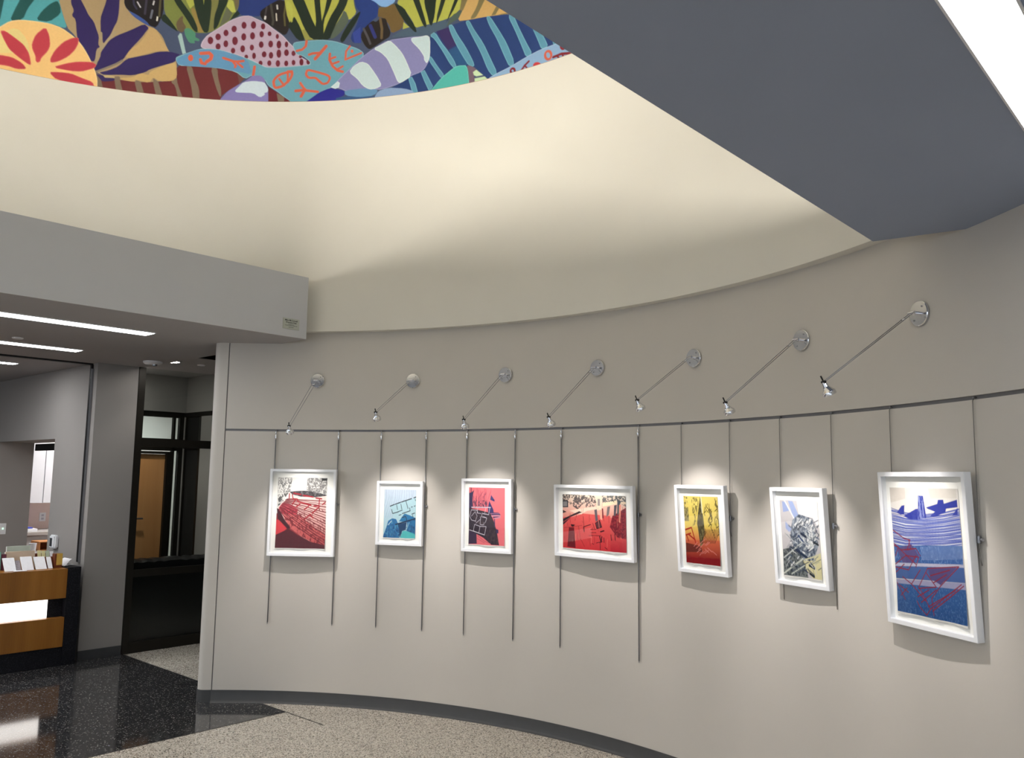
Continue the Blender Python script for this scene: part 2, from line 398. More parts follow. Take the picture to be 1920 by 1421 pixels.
('p',(34,46,38),0,[(-179,5643),(-236,5641),(-234,5597),(-260,5392),(-280,5246),(-217,5249),(-205,5358),(-210,5416)]),
('p',(34,46,38),0,[(-299,5637),(-349,5634),(-318,5520),(-273,5406),(-280,5246),(-238,5248),(-253,5392),(-277,5485)]),
('p',(34,46,38),0,[(-413,5630),(-485,5624),(-460,5524),(-394,5406),(-355,5315),(-329,5244),(-259,5247),(-322,5432),(-388,5544)]),
('p',(34,46,38),0,[(-584,5470),(-585,5448),(-545,5366),(-498,5290),(-444,5208),(-418,5231),(-441,5295),(-494,5384),(-556,5451)]),
('p',(34,46,38),0,[(26,5384),(-13,5435),(-26,5457),(-79,5361),(-126,5245),(-63,5246),(10,5348)]),
('p',(185,190,90),0,[(36,5603),(-9,5537),(-14,5413),(-1,5399),(9,5479),(47,5545)]),
('p',(38,60,125),0,[(-521,5621),(-673,5605),(-741,5496),(-737,5410),(-681,5374),(-633,5307),(-599,5246),(-601,5195),(-529,5202),(-506,5254),(-559,5357),(-584,5463),(-547,5503)]),
('p',(52,70,150),0,[(-526,5288),(-589,5333),(-601,5195),(-544,5200)]),
('p',(34,46,38),0,[(-584,5470),(-585,5448),(-545,5366),(-498,5290),(-444,5208),(-418,5231),(-441,5295),(-494,5384),(-556,5451)]),
('p',(135,180,235),0,[(-665,5606),(-891,5576),(-885,5520),(-850,5489),(-807,5480),(-756,5494),(-711,5536),(-667,5563)]),
('p',(112,92,55),0,[(-741,5489),(-807,5477),(-871,5507),(-917,5444),(-971,5343),(-951,5275),(-858,5245),(-841,5326),(-773,5399),(-737,5403)]),
('p',(40,35,35),0,[(-653,5348),(-695,5379),(-724,5362),(-759,5393),(-810,5383),(-826,5321),(-854,5260),(-844,5219),(-794,5196),(-724,5155),(-675,5131),(-638,5163),(-600,5231),(-598,5274),(-625,5322)]),
('l',(80,78,85),19,[(-618,5316),(-656,5240),(-680,5181)]),
('l',(48,55,120),28,[(-675,5338),(-721,5233)]),
('l',(105,88,60),22,[(-759,5386),(-777,5298),(-776,5220)]),
('p',(75,95,115),0,[(-844,5211),(-973,5272),(-1118,5263),(-1351,5288),(-1353,5219),(-1194,5172),(-975,5208)]),
('p',(178,182,85),0,[(-913,5573),(-914,5530),(-901,5496),(-960,5451),(-1044,5324),(-1067,5264),(-1147,5272),(-1351,5288),(-1412,5310),(-1470,5353),(-1475,5463)]),
('p',(178,182,85),0,[(-964,5330),(-1016,5279),(-958,5270)]),
('p',(34,46,38),0,[(-871,5515),(-967,5450),(-1006,5373),(-1067,5278),(-1083,5226),(-1061,5230),(-971,5336),(-917,5422)]),
('p',(34,46,38),0,[(-1022,5555),(-1081,5545),(-1145,5349),(-1169,5268),(-1155,5249),(-1125,5297),(-1070,5433)]),
('p',(34,46,38),0,[(-1140,5534),(-1250,5512),(-1233,5333),(-1213,5253),(-1191,5285),(-1142,5449)]),
('p',(34,46,38),0,[(-1302,5502),(-1339,5494),(-1298,5376),(-1257,5265),(-1255,5329),(-1289,5420)]),
('p',(34,46,38),0,[(-1158,5531),(-1246,5513),(-1236,5332),(-1209,5253),(-1186,5286),(-1161,5417)]),
('p',(34,46,38),0,[(-1298,5503),(-1342,5493),(-1287,5336),(-1249,5260),(-1258,5342)]),
('p',(34,46,38),0,[(-1423,5475),(-1460,5466),(-1404,5354),(-1337,5257),(-1368,5334)]),
('p',(78,95,88),0,[(-1338,5222),(-1383,5310),(-1485,5335),(-1508,5309),(-1486,5294),(-1443,5269),(-1363,5237)]),
('p',(200,165,105),0,[(-1436,5250),(-1485,5335),(-1512,5454),(-1741,5394),(-1913,5203),(-1899,5194),(-1707,5226),(-1546,5238)]),
('p',(125,115,80),0,[(-1475,5463),(-1541,5446),(-1485,5328),(-1456,5335)]),
('p',(125,115,80),0,[(-1638,5422),(-1697,5406),(-1633,5293),(-1597,5240),(-1546,5242),(-1603,5321)]),
('p',(125,115,80),0,[(-1787,5300),(-1824,5289),(-1773,5222),(-1737,5225)]),
('p',(125,115,80),0,[(-1796,5216),(-1906,5205),(-1913,5193),(-1825,5205)]),
('p',(190,172,195),0,[(716,5164),(705,5208),(669,5262),(581,5334),(492,5406),(407,5447),(340,5454),(277,5424),(208,5397),(137,5340),(66,5290),(8,5225),(-36,5181),(-80,5109),(-152,5064),(-215,5041),(-181,5020),(135,5001),(204,5021),(328,5082),(464,5126),(597,5145),(695,5148)]),
('c',(215,205,222),5,[(716,5164),(705,5208),(669,5262),(581,5334),(492,5406),(407,5447),(340,5454),(277,5424),(208,5397),(137,5340),(66,5290),(8,5225),(-36,5181),(-80,5109),(-152,5064),(-215,5041),(-181,5020),(135,5001),(204,5021),(328,5082),(464,5126),(597,5145),(695,5148)]),
('p',(110,38,55),0,[(620,5223),(626,5198),(642,5186),(659,5195),(667,5219),(662,5244),(646,5255),(628,5246)]),
('p',(110,38,55),0,[(562,5258),(568,5236),(584,5226),(600,5234),(608,5255),(603,5277),(587,5287),(570,5279)]),
('p',(110,38,55),0,[(503,5296),(508,5275),(523,5265),(538,5273),(546,5293),(540,5315),(526,5325),(511,5317)]),
('p',(110,38,55),0,[(439,5335),(444,5313),(460,5304),(476,5311),(484,5332),(478,5354),(463,5364),(446,5356)]),
('p',(110,38,55),0,[(362,5371),(368,5348),(382,5338),(398,5347),(405,5369),(400,5392),(386,5402),(370,5393)]),
('p',(110,38,55),0,[(285,5377),(290,5352),(306,5341),(322,5350),(330,5375),(324,5400),(309,5411),(293,5401)]),
('p',(110,38,55),0,[(210,5366),(214,5347),(227,5338),(241,5346),(248,5365),(243,5385),(230,5394),(216,5386)]),
('p',(110,38,55),0,[(560,5176),(565,5155),(579,5145),(595,5153),(602,5172),(597,5193),(582,5203),(567,5195)]),
('p',(110,38,55),0,[(501,5203),(506,5180),(519,5170),(534,5178),(541,5200),(536,5223),(523,5233),(508,5225)]),
('p',(110,38,55),0,[(425,5233),(431,5205),(447,5192),(465,5203),(473,5230),(468,5258),(451,5270),(434,5260)]),
('p',(110,38,55),0,[(360,5271),(365,5247),(379,5236),(395,5245),(402,5268),(397,5292),(383,5303),(367,5294)]),
('p',(110,38,55),0,[(289,5282),(294,5258),(309,5248),(325,5257),(332,5280),(327,5304),(312,5315),(297,5305)]),
('p',(110,38,55),0,[(218,5299),(223,5278),(236,5269),(250,5277),(256,5298),(252,5318),(239,5327),(225,5319)]),
('p',(110,38,55),0,[(156,5304),(160,5288),(172,5282),(184,5288),(189,5303),(185,5319),(174,5325),(162,5319)]),
('p',(110,38,55),0,[(94,5281),(98,5265),(107,5258),(117,5265),(122,5281),(118,5297),(109,5304),(99,5298)]),
('p',(110,38,55),0,[(442,5147),(446,5129),(459,5120),(473,5127),(479,5145),(474,5164),(462,5172),(448,5165)]),
('p',(110,38,55),0,[(364,5167),(369,5144),(383,5134),(398,5143),(405,5165),(400,5188),(386,5198),(371,5189)]),
('p',(110,38,55),0,[(293,5181),(298,5161),(310,5153),(323,5160),(329,5179),(325,5199),(313,5207),(299,5200)]),
('p',(110,38,55),0,[(216,5208),(221,5187),(235,5178),(250,5186),(257,5207),(252,5229),(238,5238),(223,5230)]),
('p',(110,38,55),0,[(139,5215),(144,5192),(158,5183),(173,5192),(180,5214),(175,5237),(161,5246),(146,5237)]),
('p',(110,38,55),0,[(71,5210),(76,5185),(90,5174),(105,5185),(112,5210),(107,5236),(93,5247),(78,5236)]),
('p',(110,38,55),0,[(14,5212),(18,5193),(28,5185),(39,5193),(44,5212),(41,5231),(30,5239),(19,5231)]),
('p',(110,38,55),0,[(336,5100),(340,5086),(352,5081),(363,5085),(368,5098),(364,5112),(353,5118),(342,5113)]),
('p',(110,38,55),0,[(274,5109),(278,5089),(289,5080),(301,5088),(306,5108),(303,5129),(292,5138),(280,5130)]),
('p',(110,38,55),0,[(188,5125),(193,5105),(207,5097),(222,5104),(229,5124),(224,5143),(210,5152),(195,5144)]),
('p',(110,38,55),0,[(133,5118),(138,5096),(151,5087),(165,5096),(171,5117),(167,5138),(154,5148),(140,5139)]),
('p',(110,38,55),0,[(68,5133),(72,5105),(86,5094),(101,5105),(109,5132),(104,5160),(90,5171),(75,5160)]),
('p',(110,38,55),0,[(5,5140),(10,5119),(25,5110),(40,5119),(47,5141),(42,5162),(27,5171),(12,5162)]),
('p',(110,38,55),0,[(-51,5134),(-46,5117),(-34,5110),(-21,5117),(-15,5135),(-19,5152),(-32,5159),(-45,5152)]),
('p',(110,38,55),0,[(217,5048),(221,5032),(233,5025),(245,5031),(251,5048),(247,5064),(235,5071),(223,5065)]),
('p',(110,38,55),0,[(145,5050),(149,5031),(162,5024),(174,5031),(181,5049),(176,5068),(164,5075),(151,5068)]),
('p',(110,38,55),0,[(73,5048),(78,5027),(91,5018),(105,5027),(112,5048),(107,5069),(94,5078),(80,5070)]),
('p',(110,38,55),0,[(6,5048),(10,5030),(23,5023),(36,5030),(42,5048),(37,5067),(25,5074),(12,5067)]),
('p',(110,38,55),0,[(-53,5055),(-49,5038),(-37,5031),(-25,5038),(-20,5055),(-24,5073),(-35,5080),(-47,5072)]),
('p',(110,38,55),0,[(-120,5058),(-116,5035),(-103,5026),(-90,5036),(-84,5058),(-88,5081),(-101,5090),(-114,5080)]),
('p',(110,38,55),0,[(-176,5060),(-171,5042),(-160,5034),(-148,5042),(-142,5061),(-146,5079),(-158,5086),(-170,5078)]),
('p',(110,38,55),0,[(-105,5105),(-101,5094),(-92,5090),(-82,5095),(-77,5105),(-81,5115),(-90,5119),(-100,5115)]),
('p',(108,165,185),0,[(901,5030),(896,5052),(828,5088),(727,5138),(650,5148),(558,5145),(457,5115),(341,5082),(238,5035),(190,5011),(81,5012),(-167,5031),(-177,5038),(-175,5063),(-111,5115),(-55,5127),(-24,5203),(-36,5228),(-119,5238),(-259,5244),(-372,5227),(-473,5188),(-574,5148),(-625,5108),(-620,5072),(-578,5041),(-530,4980),(-441,4915),(-367,4834),(-263,4796),(-171,4664),(-47,4666),(-28,4723),(42,4773),(85,4809),(162,4858),(191,4907),(295,4947),(353,4909),(429,4970),(576,4993),(784,4993),(873,4983)]),
('c',(150,195,210),5,[(901,5030),(896,5052),(828,5088),(727,5138),(650,5148),(558,5145),(457,5115),(341,5082),(238,5035),(190,5011),(81,5012),(-167,5031),(-177,5038),(-175,5063),(-111,5115),(-55,5127),(-24,5203),(-36,5228),(-119,5238),(-259,5244),(-372,5227),(-473,5188),(-574,5148),(-625,5108),(-620,5072),(-578,5041),(-530,4980),(-441,4915),(-367,4834),(-263,4796),(-171,4664),(-47,4666),(-28,4723),(42,4773),(85,4809),(162,4858),(191,4907),(295,4947),(353,4909),(429,4970),(576,4993),(784,4993),(873,4983)]),
('p',(98,150,192),0,[(901,5030),(828,5088),(727,5138),(558,5145),(341,5082),(295,4947),(429,4970),(576,4993),(873,4983)]),
('p',(210,100,75),0,[(769,5058),(771,5044),(778,5033),(788,5028),(798,5031),(806,5040),(810,5054),(808,5069),(801,5080),(791,5085),(781,5082),(773,5072)]),
('l',(210,100,75),28,[(713,5103),(648,5113),(627,5093),(632,5064),(663,5036)]),
('l',(210,100,75),25,[(713,5050),(702,5022),(675,5017)]),
('l',(210,100,75),21,[(534,5078),(454,5055),(420,5053),(374,5062)]),
('l',(210,100,75),19,[(453,5047),(432,5020),(438,5005)]),
('l',(210,100,75),19,[(420,5042),(378,5008)]),
('l',(210,100,75),22,[(281,5016),(288,4944)]),
('l',(210,100,75),18,[(76,4916),(33,4859)]),
('l',(210,100,75),21,[(-137,5237),(-132,5194),(-102,5166),(-60,5156)]),
('l',(210,100,75),28,[(-303,5188),(-263,5139),(-216,5084)]),
('l',(210,100,75),21,[(-242,5133),(-194,5131),(-163,5121)]),
('l',(210,100,75),21,[(-338,5121),(-336,5071),(-367,5012),(-410,4974),(-453,4961)]),
('l',(210,100,75),19,[(-343,5078),(-385,5090)]),
('l',(210,100,75),18,[(-366,5034),(-415,5049)]),
('l',(210,100,75),18,[(-403,4982),(-451,5007)]),
('l',(210,100,75),17,[(-505,5175),(-475,5134),(-471,5063),(-520,5081),(-604,5109)]),
('l',(210,100,75),21,[(-100,4879),(-130,4836),(-151,4814),(-249,4800)]),
('l',(210,100,75),24,[(-65,4812),(-130,4818)]),
('l',(210,100,75),25,[(-137,4814),(-112,4765)]),
('c',(210,100,75),21,[(114,4851),(123,4901),(78,4952),(-17,4980),(-32,4959),(-13,4909),(46,4852),(100,4837)]),
('c',(210,100,75),19,[(-154,4992),(-228,4972),(-327,4939),(-349,4913),(-330,4872),(-288,4863),(-252,4896),(-223,4922),(-168,4920),(-142,4950)]),
('c',(210,100,75),18,[(8,4980),(-27,4980),(-25,4937),(4,4887)]),
('p',(210,100,75),0,[(-538,5131),(-537,5124),(-533,5119),(-527,5117),(-521,5120),(-516,5125),(-514,5133),(-515,5140),(-520,5145),(-526,5146),(-532,5144),(-536,5138)]),
('p',(132,125,185),0,[(548,4714),(487,4796),(423,4842),(333,4903),(294,4940),(227,4942),(191,4907),(190,4879),(161,4836),(153,4666),(571,4649)]),
('p',(210,228,242),0,[(428,4806),(396,4843),(365,4880),(285,4894),(197,4886),(176,4857),(160,4822),(166,4801),(193,4793),(185,4779),(225,4753),(280,4791),(381,4790),(420,4792)]),
('p',(100,35,45),0,[(162,4850),(91,4801),(-21,4727),(-31,4666),(153,4666)]),
('p',(125,110,95),0,[(91,4794),(28,4759),(24,4667),(65,4667)]),
('p',(40,40,140),0,[(-169,4728),(-263,4796),(-346,4828),(-388,4819),(-474,4800),(-475,4757),(-420,4739),(-409,4655),(-75,4666)]),
('p',(50,85,130),0,[(-405,4740),(-490,4749),(-731,4730),(-735,4632),(-395,4656)]),
('p',(38,62,115),0,[(-1197,5179),(-1251,5200),(-1353,5212),(-1370,5229),(-1517,5238),(-1693,5226),(-1906,5192),(-2083,5053),(-2289,4879),(-2412,4782),(-2296,4819),(-2173,4831),(-2050,4808),(-1905,4767),(-1796,4747),(-1717,4719),(-1672,4762),(-1591,4847),(-1451,4882),(-1394,4866),(-1308,4806),(-1223,4717),(-964,4705),(-830,4769),(-943,4815),(-1043,4868),(-1129,4884),(-1192,4964),(-1201,5025)]),
('p',(55,45,95),0,[(-1254,5203),(-1363,5216),(-1440,5056),(-1361,5030)]),
('p',(42,85,130),0,[(-1368,5022),(-1448,5047),(-1539,4871),(-1444,4884)]),
('p',(92,150,175),0,[(-1200,5178),(-1240,5199),(-1301,5097),(-1361,5016),(-1414,4931),(-1437,4878),(-1423,4861),(-1378,4917),(-1317,5025),(-1241,5143)]),
('c',(120,180,198),5,[(-1200,5178),(-1240,5199),(-1301,5097),(-1361,5016),(-1414,4931),(-1437,4878),(-1423,4861),(-1378,4917),(-1317,5025),(-1241,5143)]),
('p',(92,150,175),0,[(-1363,5230),(-1392,5231),(-1438,5139),(-1514,5020),(-1582,4889),(-1594,4846),(-1547,4863),(-1494,4949),(-1433,5057),(-1379,5172)]),
('c',(120,180,198),5,[(-1363,5230),(-1392,5231),(-1438,5139),(-1514,5020),(-1582,4889),(-1594,4846),(-1547,4863),(-1494,4949),(-1433,5057),(-1379,5172)]),
('p',(92,150,175),0,[(-1513,5229),(-1539,5233),(-1584,5147),(-1667,5019),(-1728,4890),(-1796,4747),(-1760,4732),(-1715,4793),(-1654,4941),(-1578,5087),(-1525,5195)]),
('c',(120,180,198),5,[(-1513,5229),(-1539,5233),(-1584,5147),(-1667,5019),(-1728,4890),(-1796,4747),(-1760,4732),(-1715,4793),(-1654,4941),(-1578,5087),(-1525,5195)]),
('p',(92,150,175),0,[(-1693,5226),(-1722,5222),(-1805,5086),(-1873,4968),(-1948,4789),(-1905,4771),(-1860,4865),(-1792,5022),(-1723,5147)]),
('c',(120,180,198),5,[(-1693,5226),(-1722,5222),(-1805,5086),(-1873,4968),(-1948,4789),(-1905,4771),(-1860,4865),(-1792,5022),(-1723,5147)]),
('p',(92,150,175),0,[(-1899,5194),(-1928,5179),(-1981,5057),(-2048,4919),(-2101,4820),(-2050,4808),(-2012,4903),(-1944,5061),(-1895,5161)]),
('c',(120,180,198),5,[(-1899,5194),(-1928,5179),(-1981,5057),(-2048,4919),(-2101,4820),(-2050,4808),(-2012,4903),(-1944,5061),(-1895,5161)]),
('p',(92,150,175),0,[(-2091,5048),(-2164,4983),(-2209,4904),(-2238,4837),(-2184,4831),(-2150,4916)]),
('c',(120,180,198),5,[(-2091,5048),(-2164,4983),(-2209,4904),(-2238,4837),(-2184,4831),(-2150,4916)]),
('p',(92,150,175),0,[(-2274,4890),(-2332,4837),(-2289,4834)]),
('c',(120,180,198),5,[(-2274,4890),(-2332,4837),(-2289,4834)]),
('p',(92,150,175),0,[(-1194,5005),(-1216,4994),(-1269,4909),(-1333,4822),(-1308,4803),(-1255,4884),(-1202,4962)]),
('c',(120,180,198),5,[(-1194,5005),(-1216,4994),(-1269,4909),(-1333,4822),(-1308,4803),(-1255,4884),(-1202,4962)]),
('p',(92,150,175),0,[(-1022,4850),(-1050,4853),(-1081,4794),(-1105,4714),(-1061,4720)]),
('c',(120,180,198),5,[(-1022,4850),(-1050,4853),(-1081,4794),(-1105,4714),(-1061,4720)]),
('p',(92,150,175),0,[(-1129,4884),(-1158,4893),(-1234,4750),(-1206,4713),(-1160,4810)]),
('c',(120,180,198),5,[(-1129,4884),(-1158,4893),(-1234,4750),(-1206,4713),(-1160,4810)]),
('p',(135,135,185),0,[(-367,4834),(-441,4915),(-530,4995),(-605,5067),(-710,5135),(-831,5192),(-1033,5192),(-1179,5175),(-1198,5130),(-1201,5025),(-1192,4964),(-1157,4907),(-1122,4885),(-1043,4868),(-943,4815),(-829,4790),(-765,4783),(-650,4808),(-545,4767),(-430,4824)]),
('c',(160,160,205),5,[(-367,4834),(-441,4915),(-530,4995),(-605,5067),(-710,5135),(-831,5192),(-1033,5192),(-1179,5175),(-1198,5130),(-1201,5025),(-1192,4964),(-1157,4907),(-1122,4885),(-1043,4868),(-943,4815),(-829,4790),(-765,4783),(-650,4808),(-545,4767),(-430,4824)]),
('p',(100,145,185),0,[(-474,4800),(-650,4808),(-765,4783),(-731,4737),(-603,4734),(-482,4757)]),
('p',(200,222,228),0,[(-510,4953),(-544,5001),(-607,5034),(-665,5011),(-710,4950),(-755,4882),(-789,4816),(-743,4796),(-686,4794),(-628,4831),(-583,4891)]),
('c',(225,238,242),5,[(-510,4953),(-544,5001),(-607,5034),(-665,5011),(-710,4950),(-755,4882),(-789,4816),(-743,4796),(-686,4794),(-628,4831),(-583,4891)]),
('p',(200,222,228),0,[(-710,5135),(-781,5162),(-845,5190),(-897,5141),(-957,5069),(-996,4994),(-1050,4867),(-951,4818),(-928,4835),(-890,4923),(-836,5036),(-776,5099)]),
('c',(225,238,242),5,[(-710,5135),(-781,5162),(-845,5190),(-897,5141),(-957,5069),(-996,4994),(-1050,4867),(-951,4818),(-928,4835),(-890,4923),(-836,5036),(-776,5099)]),
('p',(200,222,228),0,[(-1037,5184),(-1113,5179),(-1172,5183),(-1198,5158),(-1202,5004),(-1178,4949),(-1155,4984),(-1154,5012),(-1109,5082),(-1041,5155)]),
('c',(225,238,242),5,[(-1037,5184),(-1113,5179),(-1172,5183),(-1198,5158),(-1202,5004),(-1178,4949),(-1155,4984),(-1154,5012),(-1109,5082),(-1041,5155)]),
('p',(200,222,228),0,[(-360,4835),(-414,4878),(-429,4866),(-423,4831),(-395,4822)]),
('c',(225,238,242),5,[(-360,4835),(-414,4878),(-429,4866),(-423,4831),(-395,4822)]),
('p',(138,165,205),0,[(-732,4723),(-759,4770),(-844,4792),(-988,4768),(-1076,4732),(-1085,4662),(-734,4639)]),
('p',(82,180,172),0,[(-1209,4706),(-1308,4806),(-1415,4869),(-1452,4879),(-1532,4866),(-1550,4721),(-1552,4619),(-1211,4644)]),
('c',(120,205,195),5,[(-1209,4706),(-1308,4806),(-1415,4869),(-1452,4879),(-1532,4866),(-1550,4721),(-1552,4619),(-1211,4644)]),
('p',(115,95,110),0,[(-1528,4867),(-1561,4860),(-1613,4822),(-1592,4779),(-1601,4717),(-1602,4643),(-1555,4652),(-1548,4788)]),
('p',(200,225,185),0,[(-1584,4801),(-1613,4815),(-1672,4759),(-1614,4761),(-1592,4776)]),
('p',(200,225,185),0,[(-1600,4747),(-1687,4745),(-1717,4712),(-1718,4632),(-1602,4656)]),
('p',(140,175,212),0,[(-1717,4719),(-1796,4744),(-1905,4767),(-2050,4808),(-2173,4831),(-2340,4834),(-2556,4834),(-2557,4586),(-1719,4619)]),
('c',(170,198,226),5,[(-1717,4719),(-1796,4744),(-1905,4767),(-2050,4808),(-2173,4831),(-2340,4834),(-2556,4834),(-2557,4586),(-1719,4619)]),
('c',(205,100,80),19,[(-2269,4760),(-2265,4745),(-2255,4736),(-2241,4736),(-2228,4744),(-2217,4759),(-2214,4776),(-2217,4791),(-2227,4800),(-2241,4800),(-2255,4792),(-2265,4777)]),
('c',(125,35,45),17,[(-1951,4726),(-1949,4717),(-1942,4711),(-1933,4711),(-1923,4716),(-1916,4725),(-1914,4736),(-1916,4745),(-1923,4750),(-1932,4751),(-1942,4746),(-1949,4737)]),
('p',(185,55,60),0,[(-2182,4706),(-2177,4694),(-2164,4688),(-2146,4689),(-2127,4698),(-2114,4712),(-2109,4727),(-2114,4739),(-2127,4745),(-2145,4744),(-2163,4735),(-2177,4721)]),
('c',(125,35,45),17,[(-2388,4790),(-2385,4781),(-2378,4776),(-2369,4776),(-2360,4782),(-2353,4792),(-2350,4803),(-2352,4812),(-2359,4817),(-2369,4817),(-2378,4811),(-2385,4801)]),
('l',(125,35,45),17,[(-2072,4769),(-2036,4746),(-2008,4715)]),
('l',(125,35,45),13,[(-2036,4746),(-2055,4725)]),
('l',(125,35,45),19,[(-2286,4740),(-2355,4744),(-2485,4712)]),
('l',(125,35,45),13,[(-2319,4736),(-2341,4714)]),
('l',(125,35,45),13,[(-2362,4739),(-2377,4712)]),
]
